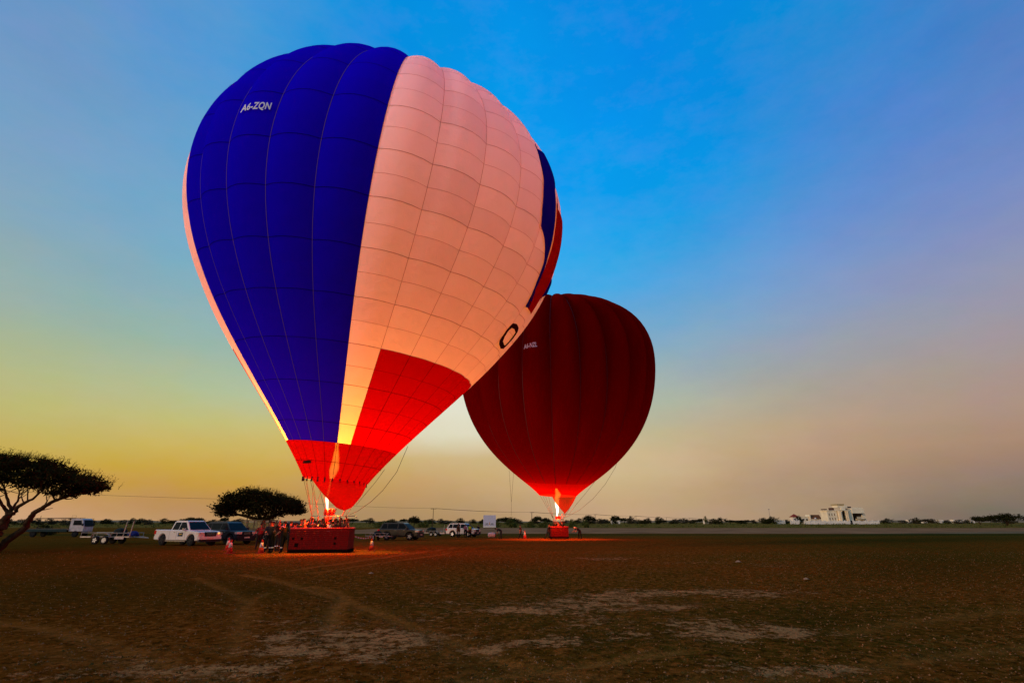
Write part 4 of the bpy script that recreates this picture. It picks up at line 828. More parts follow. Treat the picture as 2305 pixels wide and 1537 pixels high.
def car(name, label, cat, kind, paint, L_=4.9, w=1.9, group=None):
    root = thing(name, label, cat, (0, 0, 0), 0, group); hw = w / 2; rw = .40; f = L_ / 2
    wf, wr = f - .95, -f + 1.12; zb = .42; belt = 1.12 if kind != 'pickup' else 1.16; top = 1.86 if kind != 'pickup' else 1.92
    hood = [(f - .02, .55), (f, .85), (f - .1, 1.02), (f - .35, 1.10), (wf - .55, 1.2 if kind == 'pickup' else 1.16)]
    if kind == 'pickup': rear = [(-.85, 1.2), (-.9, 1.22), (-f + .03, 1.22), (-f, 1.15), (-f + .02, .55)]
    else: rear = [(-f + .12, 1.2), (-f + .02, 1.05), (-f, .6)]
    poly = [(-f + .1, zb)] + [(wr - .5, zb)] + [(wr + .5 * math.cos(a), .40 + .5 * math.sin(a)) for a in np.linspace(PI, 0, 9)][0:] + [(wr + .5, zb)] + [(wf - .5, zb)] + [(wf + .5 * math.cos(a), .40 + .5 * math.sin(a)) for a in np.linspace(PI, 0, 9)] + [(wf + .5, zb), (f - .08, zb)] + hood + rear
    poly = [p for i, p in enumerate(poly) if i == 0 or (abs(p[0] - poly[i - 1][0]) + abs(p[1] - poly[i - 1][1])) > .02]
    slab(poly, -hw, hw, 'body', paint, root, .06)
    if kind == 'pickup': cabp = [(-.88, 1.17), (-.78, top - .1), (-.62, top), (.62, top), (.8, top - .05), (1.55, 1.17)]
    else: cabp = [(-f + .14, 1.17), (-f + .38, top - .16), (-f + .62, top - .02), (-.2, top), (.45, top - .03), (.62, top - .1), (1.38, 1.15)]
    zt = top; W0, W1 = hw - .07, hw - .30
    yw = lambda z: W0 + (W1 - W0) * (z - 1.15) / (zt - 1.15)
    n = len(cabp); vs = [(x, -yw(z), z) for x, z in cabp] + [(x, yw(z), z) for x, z in cabp]; fs = [tuple(range(n)), tuple(range(n, 2 * n))[::-1]] + [(i, (i + 1) % n, n + (i + 1) % n, n + i) for i in range(n)]
    MB().add(vs, fs).build('cabin', paint, root)
    def side_glass(x0b, x0t, x1b, x1t, zb_=1.22, zt_=None):
        zt_ = zt_ or top - .13
        for sg in (-1, 1):
            q = [(x0b, zb_), (x1b, zb_), (x1t, zt_), (x0t, zt_)]; vs = [(x, sg * (yw(z) + .004), z) for x, z in q] + [(x, sg * (yw(z) + .014), z) for x, z in q]
            MB().add(vs, [(0, 1, 2, 3), (4, 7, 6, 5), (0, 4, 5, 1), (1, 5, 6, 2), (2, 6, 7, 3), (3, 7, 4, 0)]).build('window', GLS, root)
    def end_glass(xa, za, xb, zb_, name, m):
        d = .014 if xa > 0 else -.014; q = [(xa, -(yw(za) - .06), za), (xa, yw(za) - .06, za), (xb, yw(zb_) - .06, zb_), (xb, -(yw(zb_) - .06), zb_)]
        MB().add([(x + d * .3, y, z + .004) for x, y, z in q] + [(x + d, y, z + .014) for x, y, z in q], [(0, 1, 2, 3), (4, 7, 6, 5), (0, 4, 5, 1), (1, 5, 6, 2), (2, 6, 7, 3), (3, 7, 4, 0)]).build(name, m, root)
    if kind == 'pickup': side_glass(-.72, -.64, .05, .05); side_glass(.13, .13, 1.25, .68); end_glass(1.49, 1.22, .86, top - .1, 'windscreen', GLL)
    else: side_glass(-f + .32, -f + .55, -f + 1.05, -f + 1.0); side_glass(-f + 1.13, -f + 1.1, -.1, -.1); side_glass(0, 0, 1.12, .55); end_glass(1.32, 1.2, .70, top - .15, 'windscreen', GLL); end_glass(-f + .19, 1.3, -f + .35, top - .2, 'rear_window', GLS)
    for x in (wr, wf):
        for sg in (-1, 1): wheel(root, x, sg * (hw - .13), rw + (.03 if kind == 'pickup' else 0), .26, BLK if kind == 'pickup' else RIMM, side=sg)
    for sg in (-1, 1):
        MB().box(f - .34, f + .012, sg * (hw - .22) - .23, sg * (hw - .22) + .235, .86, 1.03).build('headlight', HLM, root)
        MB().box(f - .06, f + .02, sg * (hw - .3) - .09, sg * (hw - .3) + .09, .58, .68).build('fog_lamp', HLM, root)
        MB().box(-f - .02, -f + .22, sg * (hw - .08) - .09, sg * (hw - .08) + .095, .86, 1.14).build('taillight', TLM, root)
        mb = MB().box(.98, 1.12, sg * (hw - .02), sg * (hw + .2), 1.16, 1.34); mb.build('mirror', CHR if kind == 'pickup' else paint, root)
        for x in (-.25, .75): MB().box(x - .1, x + .1, sg * (hw + .001), sg * (hw + .03), 1.0, 1.04).build('door_handle', CHR, root)
        for x in (.05, -1.0 if kind != 'pickup' else -.86, 1.12): MB().box(x - .008, x + .008, sg * (hw + .0005), sg * (hw + .003), .5, 1.12).build('door_gap', BLK, root)
        MB().box(wr + .55, wf - .55, sg * (hw - .1), sg * (hw + .06), .33, .39).build('side_step', CHR if kind == 'pickup' else BLK, root)
    MB().box(f - .05, f + .02, -hw + .5, hw - .5, .72, 1.06).build('grille', BLK, root)
    for i in range(3): MB().box(f + .021, f + .032, -hw + .64, hw - .64, .84 + i * .07, .855 + i * .07).build('grille_bar', CHR, root)
    MB().box(f - .2, f + .05, -hw + .1, hw - .1, .30, .50).build('valance', BLK, root); mb = MB().box(f - .12, f + .07, -hw + .04, hw - .04, .505, .70); mb.build('front_bumper', paint if kind == 'pickup' else BLK, root)
    MB().box(-f - .08, -f + .1, -hw + .05, hw - .05, .46, .68).build('rear_bumper', CHR if kind == 'pickup' else BLK, root)
    MB().box(f + .071, f + .08, -.26, .26, .52, .63).build('number_plate', mat('plate', (.5, .45, .35), .6), root)
    if kind == 'pickup': MB().box(-f + .07, -.92, -hw + .1, hw - .1, 1.215, 1.232).build('bed_cover', BLK, root)
    else:
        for sg in (-1, 1): MB().tube([(-f + .7, sg * .62, top - .01), (-f + .75, sg * .62, top + .06), (.2, sg * .62, top + .06), (.25, sg * .62, top - .01)], .018, 6).build('roof_rail', BLK, root)
    return root
o = sit(car('pickup_truck', None, None, 'pickup', PWH, 5.7, 2.0), 428, 45.5, 'white double-cab pickup truck with a dark sign on its front door', 'pickup truck', rz=math.radians(-25.5)); pick = o
sg = MB().box(.25, .86, -1.017, -1.004, .72, .99).build('door_sign', mat('sign_black', (.012, .02, .03), .6), o)
MB().box(.255, .31, -1.021, -1.018, .725, .985).build('sign_stripe', mat('sign_blue', (.02, .15, .4), .6), sg)
for i in range(7): MB().box(.38 + i * .06, .42 + i * .06, -1.021, -1.018, .84, .91).build('sign_letter', mat('sign_yellow', (.5, .35, .03), .6), sg)
MB().box(2.66, 2.87, .62, .80, .88, 1.02).build('lit_side_lamp', AMB, o)
cx_, cy_ = X(523, 47.6), 47.6
o = car('dark_suv', None, None, 'suv', PBL, 4.9, 1.9); sit(o, 519, 48.6, 'dark blue sport utility vehicle parked close beside the white pickup truck', 'SUV', rz=math.radians(-27))
o2 = copy_tree(o); sit(o2, 662, 56, 'dark vehicle mostly hidden behind the crew and the left end of the near basket', 'SUV', rz=math.radians(168))
o = car('dark_suv', None, None, 'suv', PDK, 4.8, 1.9); sit(o, 904, 62, 'dark olive sport utility vehicle parked side-on right of the near basket', 'SUV', rz=math.radians(-12))
o = car('white_suv', None, None, 'suv', PWH, 4.7, 1.9); sit(o, 1043, 79, 'white sport utility vehicle with people standing along its side', 'SUV', rz=math.radians(-24))
# boxy off-road vehicle with see-through windows
def jeep():
    t = thing('off_road_vehicle', 'boxy khaki off-road vehicle with see-through side windows behind the two crew members', 'off-road vehicle')
    L2 = 2.2; hw = .88
    slab([(-L2, .5), (-1.75, .5), (-1.7, .75), (-1.45, .95), (-1.0, .95), (-.75, .75), (-.7, .5), (.85, .5), (.9, .75), (1.1, .95), (1.6, .95), (1.85, .75), (1.9, .5), (L2, .5), (L2, 1.15), (.95, 1.25), (-L2, 1.25)], -hw, hw, 'body', KHK, t, .03)
    MB().box(-L2 + .02, .95, -hw + .02, hw - .02, 1.98, 2.05).build('roof', KHK, t)
    for sg in (-1, 1):
        for x0, x1 in ((-L2, -L2 + .22), (-1.35, -1.15), (-.35, -.2), (.72, .86)): MB().box(x0, x1, sg * (hw - .05) - .03, sg * (hw - .05) + .03, 1.25, 1.98).build('pillar', KHK, t)
        for x0, x1 in ((-L2 + .22, -1.35), (-1.15, -.35), (-.2, .72)):
            MB().box(x0, x1, sg * (hw - .05) - .005, sg * (hw - .05) + .005, 1.25, 1.98).build('window', mat('sky_tinted_glass', (.5, .42, .2), .1, alpha=.12), t)  # yellow of the sky seen through is put into the glass colour
        for x in (-1.22, 1.35): wheel(t, x, sg * (hw - .1), .42, .25, side=sg)
        MB().lathe([(.11, 0), (.10, .05)], 12, (L2 + 0.0, sg * .62, .95), 'x').build('headlight', HLM, t)
    MB().box(L2, L2 + .02, -.42, .42, .72, 1.08).build('grille', BLK, t); MB().box(L2 + .02, L2 + .14, -hw, hw, .5, .62).build('front_bumper', BLK, t)
    MB().box(.87, .90, -hw + .06, hw - .06, 1.28, 1.95).build('windscreen', mat('sky_tinted_glass', (.5, .42, .2), .1), t)
    MB().lathe([(.36, 0), (.38, .08), (.36, .2)], 18, (-L2 - .22, 0, 1.1), 'x').build('spare_wheel', RUB, t); return t
sit(jeep(), 594, 52.5, None, None, rz=math.radians(-28))
# flatbed truck with a ladder-like rack
t = thing('flatbed_truck', 'white-cab flatbed truck with a long rail rack parked under the big acacia', 'truck'); CABW = mat('truck_cab_white', (.50, .45, .42), .5); DKM = mat('dark_chassis', (.01, .014, .018), .7)
slab([(1.9, .75), (3.9, .75), (3.95, 1.35), (3.6, 2.35), (3.4, 2.5), (2.0, 2.5), (1.9, 2.4)], -.95, .95, 'cab', CABW, t, .05)
for sg in (-1, 1):
    MB().add([(2.35, sg * .957, 1.6), (3.6, sg * .957, 1.6), (3.38, sg * .957, 2.25), (2.35, sg * .957, 2.25), (2.35, sg * .965, 1.6), (3.6, sg * .965, 1.6), (3.38, sg * .965, 2.25), (2.35, sg * .965, 2.25)], [(0, 1, 2, 3), (7, 6, 5, 4), (0, 4, 5, 1), (1, 5, 6, 2), (2, 6, 7, 3), (3, 7, 4, 0)]).build('window', GLS, t)
    MB().box(3.75, 3.85, sg * 1.0, sg * 1.18, 1.5, 1.85).build('mirror', BLK, t)
    MB().box(3.90, 3.965, sg * .7 - .14, sg * .7 + .14, .95, 1.12).build('headlight', HLM, t)
MB().add([(3.955, -.85, 1.42), (3.955, .85, 1.42), (3.64, .8, 2.3), (3.64, -.8, 2.3), (3.975, -.85, 1.42), (3.975, .85, 1.42), (3.66, .8, 2.3), (3.66, -.8, 2.3)], [(0, 1, 2, 3), (7, 6, 5, 4), (0, 4, 5, 1), (1, 5, 6, 2), (2, 6, 7, 3), (3, 7, 4, 0)]).build('windscreen', GLS, t)
MB().box(-4.3, 1.85, -1.1, 1.1, .95, 1.12).build('deck', mat('deck_wood', (.28, .17, .09), .8), t); MB().box(-4.1, 3.6, -.4, .4, .65, .94).build('chassis', DKM, t)
MB().box(-4.32, 1.8, -1.13, -1.105, .72, 1.1).build('side_board', mat('dark_teal_board', (.01, .03, .03), .7), t)
for x in (-2.9, 2.9):
    for sg in (-1, 1): wheel(t, x, sg * .9, .42, .26, DKM, side=sg)
mb = MB()
for sg in (-1, 1):
    mb.tube([(-4.1, sg * .95, 2.55), (2.5, sg * .95, 2.62)], .02, 5); mb.tube([(-4.1, sg * .95, 2.42), (2.5, sg * .95, 2.48)], .012, 5)
    for x in (-4.0, 1.75): mb.tube([(x, sg * .95, 1.1), (x, sg * .95, 2.9 if x < 0 else 2.6)], .03, 5)
for i in range(14): x = -4.1 + i * .5; mb.tube([(x, -.95, 2.55), (x, .95, 2.55)], .012, 4)
mb.tube([(1.9, -.95, 2.6), (1.9, -.95, 2.9), (2.5, -.95, 2.9), (2.5, -.95, 2.6)], .015, 4); mb.build('rack', DKM, t); sit(t, 140, 79, None, None, rz=math.radians(2))
# twin-axle trailer, cargo, small trailer
GAL = mat('galvanised_steel', (.38, .33, .26), .55, .4, var=.2); TARP = mat('dark_tarp', (.012, .016, .012), .8)
def trailer(label, two=True, goal=True):
    t = thing('trailer', label, 'trailer'); mb = MB()
    for sg in (-1, 1): mb.box(-2.3, 2.2, sg * .85 - .04, sg * .85 + .04, .55, .65); mb.tube([(-2.3, sg * .85, .95), (2.2, sg * .85, .92)], .025, 6)
    for x in (-2.26, -1.2, 0, 1.1, 2.16): mb.box(x - .04, x + .04, -.81, .81, .55, .63)
    for x in (-2.26, -1.1, 1.0, 2.15):
        for sg in (-1, 1): mb.tube([(x, sg * .85, .6), (x, sg * .85, .94)], .022, 6)
    mb.build('frame', GAL, t); MB().tube([(2.2, -.4, .6), (3.3, 0, .5), (2.2, .4, .6)], .045, 6).build('drawbar', GAL, t); MB().box(-2.2, 2.1, -.8, .8, .635, .66).build('floor_plate', mat('plate_floor', (.08, .06, .04), .8), t)
    for sg in (-1, 1):
        for x in ((-.42, .42) if two else (0,)): wheel(t, x - .3, sg * 1.0, .34, .2, side=sg)
        hx = .8 if two else .42; pts = [(-hx - .32, .55), (-hx - .28, .78), (-hx + .0, .86), (hx - .6, .86), (hx - .32, .78), (hx - .26, .55)]
        vs = [(x, sg * .91, z) for x, z in pts] + [(x, sg * 1.13, z) for x, z in pts] + [(x, sg * .91, z + .02) for x, z in pts] + [(x, sg * 1.13, z + .02) for x, z in pts]; n = 6
        fs = [(i, i + 1, n + i + 1, n + i) for i in range(5)] + [(2 * n + i, 3 * n + i, 3 * n + i + 1, 2 * n + i + 1) for i in range(5)] + [(i, 2 * n + i, 2 * n + i + 1, i + 1) for i in range(5)] + [(n + i, n + i + 1, 3 * n + i + 1, 3 * n + i) for i in range(5)]; MB().add(vs, fs).build('mudguard', GAL, t)
    if goal:
        for x in (1.55, 2.15): MB().tube([(x, -.8, .62), (x + .12, -.8, 1.9)], .035, 6).build('stake', mat('pale_stake', (.5, .42, .3), .7), t)
    MB().box(-.2 + 1.1, .65 + 1.1, -.93, -.91, .42, .60).build('tail_board', mat('pale_board', (.55, .45, .38), .6), t); return t
sit(trailer('galvanised twin-axle balloon trailer loaded with dark gear left of the white pickup'), 262, 49, None, None, rz=math.radians(-3))
def heap(name, label, m, px, d, up, w, h, seed, cat):
    r = np.random.default_rng(seed); bm = bmesh.new(); bmesh.ops.create_icosphere(bm, subdivisions=3, radius=1)
    for v in bm.verts:
        k = 1 + .22 * mnoise.noise(v.co * 2 + Vector((seed, 0, 0))); v.co = Vector((v.co.x * w / 2 * k, v.co.y * w * .3 * k, max(v.co.z, -.35) * h * .74 * k + .26 * h))
    me = bpy.data.meshes.new(name); bm.to_mesh(me); bm.free(); me.polygons.foreach_set('use_smooth', [True] * len(me.polygons)); me.materials.append(m); o = link(bpy.data.objects.new(name, me)); return sit(o, px, d, label, cat, up=up)
heap('tarp_bundle', 'heap of dark tarpaulin lying on the twin-axle trailer', TARP, 276, 49, .66, 1.3, .65, 2, 'tarpaulin'); heap('cargo_bag', 'blue cargo bag on the front of the twin-axle trailer', mat('blue_bag', (.01, .02, .12), .8), 306, 49, .66, .95, .42, 5, 'bag')
t2 = copy_tree(bpy.data.objects['trailer']); sit(t2, 985, 84, 'low trailer with upright stakes hitched behind the white sport utility vehicle', 'trailer', rz=math.radians(-14), sc=.85)
t3 = trailer('small single-axle trailer behind the dark olive vehicle with a pale rail', False, False); sit(t3, 852, 60, None, None, rz=math.radians(-8), sc=(.5, .7, .8)); heap('generator', 'dark equipment box heaped on the small trailer behind the olive vehicle', TARP, 853, 60, .55, 1.0, .45, 8, 'equipment')
heap('gear_heap', 'dark covered load on the low trailer left of the white sport utility vehicle', TARP, 972, 84, .6, 1.6, .7, 6, 'load')

# ------------------------------------------------------------------ people
SKN = mat('skin', (.22, .11, .07), .6); SKL = mat('skin_lit', (.36, .18, .11), .6); HAR = mat('black_hair', (.01, .008, .007), .7)  # second skin is lighter, with burner glow put into its colour
NAV = mat('navy_cloth', (.012, .014, .025), .85); DGR = mat('dark_grey_cloth', (.02, .02, .02), .85); BLA = mat('black_cloth', (.008, .008, .008), .85); MARN = mat('maroon_cloth', (.10, .012, .014), .85); WCL = mat('white_cloth', (.55, .5, .5), .8); LCL = mat('lilac_cloth', (.22, .14, .38), .8)
OLV = mat('olive_cloth', (.05, .045, .02), .85); PNK = mat('pink_cloth', (.4, .14, .17), .8); ORG = mat('orange_lit_cloth', (.5, .16, .05), .8); HIV = mat('hi_vis_cloth', (.35, .62, .03), .6); TAN = mat('tan_cloth', (.3, .2, .12), .85); REF = mat('reflective_band', (.6, .6, .58), .4)  # the orange cloth carries burner glow in its colour
pm_cache = {}
def body_mesh(key, lean=0, head=0, legs=((8, 0), (-6, 0)), arms=((5, 15), (-5, 15)), abd=(8, 8), stance=.12, twist=0, shape=1.24):
    "one continuous skinned figure facing +x; angles in degrees: hip/knee, shoulder/elbow"
    if key in pm_cache: return pm_cache[key]
    V = []; E_ = []; Rr = []; tagv = []
    def add(p, r, par, tg):
        V.append(Vector(p)); Rr.append((r * shape, r * shape) if tg not in ('head', 'hand') else (r, r)); tagv.append(tg)
        if par is not None: E_.append((par, len(V) - 1))
        return len(V) - 1
    R_ = math.radians; up = Vector((math.sin(R_(lean)), 0, math.cos(R_(lean)))); side = Vector((0, 1, 0)); fw = Vector((up.z, 0, -up.x))
    pel = add((0, 0, .95), .135, None, 'legs'); sp = add(Vector((0, 0, .95)) + up * .2, .125, pel, 'shirt'); ch = add(Vector((0, 0, .95)) + up * .40, .15, sp, 'shirt'); nk = add(Vector((0, 0, .95)) + up * .53, .055, ch, 'head')
    hu = Vector((math.sin(R_(lean + head)), 0, math.cos(R_(lean + head)))); hf = Vector((hu.z, 0, -hu.x)); hb = V[nk] + hu * .10
    h1 = add(hb + hf * .01, .075, nk, 'head'); h2 = add(hb + hu * .09 + hf * .01, .092, h1, 'head'); h3 = add(hb + hu * .15, .065, h2, 'head'); add(hb + hu * .05 + hf * .095, .016, h1, 'head')
    for s_ in (-1, 1): add(V[h2] + side * s_ * .088 - hu * .02, .018, h2, 'head')
    for i, s_ in enumerate((-1, 1)):
        a, k = legs[i]; d1 = Vector((math.sin(R_(a)), s_ * .04, -math.cos(R_(a)))); d2 = Vector((math.sin(R_(a - k)), 0, -math.cos(R_(a - k))))
        hp = add(Vector((0, s_ * stance, .90)), .10, pel, 'legs'); kn = add(V[hp] + d1 * .42, .062, hp, 'legs'); mid = add(V[kn] + d2 * .18, .052, kn, 'legs'); an = add(V[kn] + d2 * .40, .04, mid, 'shoe')
        he = add(V[an] + Vector((.0, 0, -.045)), .04, an, 'shoe'); add(V[he] + Vector((.17, 0, -.008)), .034, he, 'shoe')
        a, k = arms[i]; ab = math.sin(R_(abd[i])); sh = add(V[ch] + up * .07 + side * s_ * .185, .062, ch, 'shirt')
        base = R_(a); d1 = Vector((math.sin(base), s_ * ab, -math.cos(base))).normalized(); b2 = R_(a + k); d2 = Vector((math.sin(b2), s_ * ab * .3, -math.cos(b2))).normalized()
        el_ = add(V[sh] + d1 * .28, .044, sh, 'shirt'); wr_ = add(V[el_] + d2 * .24, .028, el_, 'skin'); pa = add(V[wr_] + d2 * .065, .036, wr_, 'hand'); ax = d2.cross(side).normalized()
        for q in range(4):
            o_ = side * (q - 1.5) * .02; f1 = add(V[pa] + d2 * (.045 + .008 * (1 - abs(q - 1.2))) + o_, .0095, pa, 'hand'); add(V[f1] + (d2 * .8 - ax * .5).normalized() * (.035 + .006 * (q in (1, 2))), .008, f1, 'hand')
        t1 = add(V[pa] - d2 * .01 - side * s_ * .04, .010, pa, 'hand'); add(V[t1] + (d2 - side * s_ * .3) * .035, .009, t1, 'hand')
    me = bpy.data.meshes.new('sk'); me.from_pydata([tuple(v) for v in V], E_, []); o = bpy.data.objects.new('sk', me); COL.objects.link(o)
    sk = o.modifiers.new('s', 'SKIN'); sub = o.modifiers.new('u', 'SUBSURF'); sub.levels = 1
    if not me.skin_vertices: me.skin_vertices  # layer is made with the modifier below
    if len(me.skin_vertices) == 0:
        bpy.context.view_layer.objects.active = o; bm = bmesh.new(); bm.from_mesh(me); bm.verts.layers.skin.verify(); bm.to_mesh(me); bm.free()
    for i, sv in enumerate(me.skin_vertices[0].data): sv.radius = Rr[i]; sv.use_root = (i == 0)
    dg = bpy.context.evaluated_depsgraph_get(); dg.update(); out = bpy.data.meshes.new_from_object(o.evaluated_get(dg)); COL.objects.unlink(o); bpy.data.objects.remove(o)
    segs = [(V[a], V[b], tagv[b]) for a, b in E_]; reg = []
    A = np.array([tuple(s_[0]) for s_ in segs]); B = np.array([tuple(s_[1]) for s_ in segs]); D = B - A; DD = (D ** 2).sum(1) + 1e-9
    for p in out.polygons:
        c = np.array(p.center[:]); t = np.clip(((c - A) * D).sum(1) / DD, 0, 1); dist = ((A + D * t[:, None] - c) ** 2).sum(1); reg.append(segs[int(dist.argmin())][2])
    mi = {'shirt': 0, 'legs': 1, 'shoe': 2, 'skin': 3, 'head': 3, 'hand': 3}; out.materials.clear()
    for _ in range(4): out.materials.append(None)
    for p, r in zip(out.polygons, reg): p.material_index = mi[r]; p.use_smooth = True
    zmin = min(v.co.z for v in out.vertices)
    for v in out.vertices: v.co.z -= zmin
    pm_cache[key] = (out, V[h2] - Vector((0, 0, zmin)), hu, hf, [V[i] - Vector((0, 0, zmin)) for i, g in enumerate(tagv) if g == 'shoe'][::3], V[ch] - Vector((0, 0, zmin)), up); return pm_cache[key]
POSES = dict(stand=dict(), stand2=dict(legs=((3, 0), (2, 0)), arms=((20, 70), (25, 75)), head=8), hips=dict(arms=((-10, 60), (-10, 60)), abd=(40, 40)), walk=dict(lean=8, legs=((28, 5), (-22, 15)), arms=((45, 25), (-15, 25))), pull=dict(lean=14, legs=((22, 8), (-26, 4)), arms=((60, 20), (50, 20)), head=5),
             bend=dict(lean=72, head=5, legs=((12, 8), (-6, 2)), arms=((8, 6), (2, 4)), stance=.14), bend2=dict(lean=55, head=30, legs=((10, 12), (-8, 4)), arms=((35, 20), (25, 25)), stance=.16), up=dict(arms=((120, 30), (30, 60)), head=-12), lean_=dict(lean=18, head=10, arms=((50, 50), (45, 60)), legs=((6, 0), (0, 0))))
def person(pose, shirt, legs, label, skin=SKN, hair=HAR, sc=1.0, shoe=None, group=None, cap=None, bands=False, vest=None):
    me, hc, hu, hf, feet, ch, up = body_mesh(pose, **POSES[pose]); me = me.copy()
    for i, m in enumerate((shirt, legs, shoe or BLA, skin)): me.materials[i] = m
    root = link(bpy.data.objects.new('person', me)); tag(root, label, 'person', group)
    rot = hu.to_track_quat('Z', 'Y').to_matrix().to_4x4(); T = Matrix.Translation(hc) @ rot
    mb = MB().lathe([(.097, -.005), (.104, .03), (.098, .07), (.07, .11), (.02, .125)], 12); mb.v = [tuple(T @ Vector(v) - hf * .018) for v in mb.v]; mb.build('cap' if cap else 'hair', cap or hair, root, True)
    if bands:
        for f_ in feet: MB().lathe([(.070, .26), (.074, .27), (.074, .31), (.068, .32)], 12, (f_.x, f_.y, 0)).build('reflective_band', REF, root, True)
    if vest:
        mb = MB().lathe([(.17, -.30), (.19, -.15), (.195, 0), (.185, .08), (.12, .13)], 14); Tv = Matrix.Translation(ch) @ up.to_track_quat('Z', 'Y').to_matrix().to_4x4() @ Matrix.Diagonal((1, 1, 1, 1)); mb.v = [tuple(Tv @ Vector((v[0] * .95, v[1] * 1.15, v[2]))) for v in mb.v]; mb.build('vest', vest, root, True)
    root.scale = (sc, sc, sc); return root
def put(o, px, d, deg, up=0): x = X(px, d); o.location = (x, d, gz(x, d) + up); o.rotation_euler = (0, 0, math.radians(deg)); return o
put(person('stand2', NAV, BLA, 'crew member with pale ankle bands standing nearest the second cone', bands=True), 610, 32.9, -60)
put(person('lean_', DGR, BLA, 'dark-clothed crew member leaning in at the right of the front pair', bands=True, sc=1.0), 621, 33.3, -150)
put(person('hips', BLA, BLA, 'crew member with a pale shoulder cloth just left of the near basket', bands=True), 642, 33.0, 160)
o = MB().tube([(.02, -.16, 1.42), (.1, .0, 1.50), (.02, .18, 1.46), (-.1, .1, 1.42)], .05, 8).build('shoulder_cloth', LCL, bpy.data.objects['person.002'], True)
put(person('stand', MARN, DGR, 'person in a maroon top standing behind the front crew near the off-road vehicle', sc=.98), 629, 37, -110)
put(person('stand', TAN, BLA, 'person in a tan shirt at the back, left of the basket corner', sc=.98), 668, 40, -60)
put(person('stand2', LCL, NAV, 'person in lilac clothes half hidden behind the left end of the near basket', sc=.95), 664, 36, -30)
put(person('hips', MARN, BLA, 'person with maroon shirt beside the dark vehicle behind the crew', sc=.95), 590, 38, -80)
put(person('up', BLA, DGR, 'crew member in black with one arm raised between the front pair and the lone figure', bands=True), 631, 35.5, -40)
put(person('stand', NAV, BLA, 'dark figure in the middle of the group just behind the front crew'), 616, 36.5, -120)
put(person('stand2', DGR, BLA, 'dark figure against the left end wall of the near basket'), 655, 34.6, 20)
GB = 'passengers standing in the near basket'
for i, (px, y, ps, sh, sk, lb, rz_) in enumerate((
    (678, 33.3, 'stand', DGR, SKN, 'passenger in dark top at the far left corner inside the near basket', -30), (686, 33.9, 'up', ORG, SKL, 'passenger in orange-lit clothes near the left end of the near basket', 20),
    (702, 33.4, 'stand', NAV, SKN, 'passenger in navy top standing by the leftmost upright of the near basket', -70), (714, 33.8, 'lean_', WCL, SKL, 'passenger in a pale top between the second and third uprights of the basket', 0),
    (727, 33.4, 'stand', BLA, SKN, 'dark-clothed person just left of the burner posts inside the near basket', -90), (736, 34.0, 'up', MARN, SKL, 'pilot in maroon reaching up toward the burner', 40),
    (744, 33.5, 'stand2', WCL, SKL, 'passenger in a white top under the burner', -120), (755, 33.4, 'stand', DGR, SKN, 'passenger with dark top just right of the burner posts', -80),
    (766, 33.8, 'stand', BLA, SKN, 'dark-clothed passenger by the fifth upright of the near basket', -100), (775, 33.4, 'stand2', NAV, SKN, 'passenger in navy top beside the rightmost upright', -60),
    (784, 33.6, 'stand2', ORG, SKL, 'passenger in orange-lit top at the right end of the near basket', 190))):
    put(person(ps, sh, DGR, lb, skin=sk, group=GB, sc=1.0 + .025 * (i % 3)), px, y, rz_, up=.11)
for px, y, ps, m, lb in ((1249, 65.6, 'stand', BLA, 'dark figure at the left side inside the far basket'), (1256, 66.3, 'up', MARN, 'pilot lit red under the burner of the far basket'), (1265, 65.8, 'stand', BLA, 'dark figure at the right side inside the far basket')):
    put(person(ps, m, DGR, lb, skin=SKL), px, y, -90, up=.23)
put(person('bend', NAV, DGR, 'crew member in navy bending right over between the signboard and far balloon'), 1128, 69, 185)
put(person('walk', DGR, BLA, 'crew member striding beside the far traffic cone with tape', sc=.97), 1172, 69, 150)
put(person('pull', BLA, DGR, 'crew member with feet planted apart left of the far basket', sc=1.0), 1233, 66, 10)
put(person('bend2', NAV, BLA, 'crew member crouched forward right of the far basket', cap=WCL), 1304, 67, 200)
put(person('stand', OLV, OLV, 'person in a long olive robe in front of the middle of the white vehicle', sc=1.0), 1032, 75, -70)
put(person('stand2', PNK, NAV, 'person in a pink top by the front door of the white vehicle', sc=.97), 1048, 75.5, -110)
put(person('stand', NAV, BLA, 'person in a bright green safety vest by the front wheel of the white vehicle', vest=HIV, sc=.97), 1058, 75, -80)
put(person('stand', BLA, BLA, 'dark figure standing beyond the bonnet of the white vehicle', sc=.95), 1077, 86, -60)

# ------------------------------------------------------------------ cones, tape, bundle, signboard
CO = mat('cone_orange', (.34, .02, .008), .7); CW = mat('cone_white_sleeve', (.55, .45, .40), .5)
def cone():
    t = thing('traffic_cone', None, None); MB().lathe([(.17, .03), (.115, .33), (.113, .33)], 16).build('lower_cone', CO, t, True); MB().lathe([(.116, .331), (.065, .60), (.06, .60)], 16).build('white_sleeve', CW, t, True)
    MB().lathe([(.064, .601), (.032, .76), (.02, .765)], 16).build('tip', CO, t, True); MB().box(-.22, .22, -.22, .22, 0, .035).build('base', mat('cone_base', (.3, .03, .012), .8), t); return t
c0 = cone(); cn = [(c0, 528, 32.2, 'traffic cone with white sleeve in front of the dark blue vehicle'), (None, 597, 32.2, 'traffic cone with white sleeve left of the two crew members'), (None, 522, 36.5, 'traffic cone standing dim and just behind the leftmost cone'), (None, 841, 35.4, 'traffic cone holding the striped tape right of the near basket'), (None, 1181, 68, 'traffic cone with tape beside the striding crew member near the far balloon')]
for i, (o, px, d, lb) in enumerate(cn):
    o = o or copy_tree(c0); sit(o, px, d, lb, 'traffic cone', 'traffic cones around the launch area', sc=1.0 if i != 4 else 1.25)
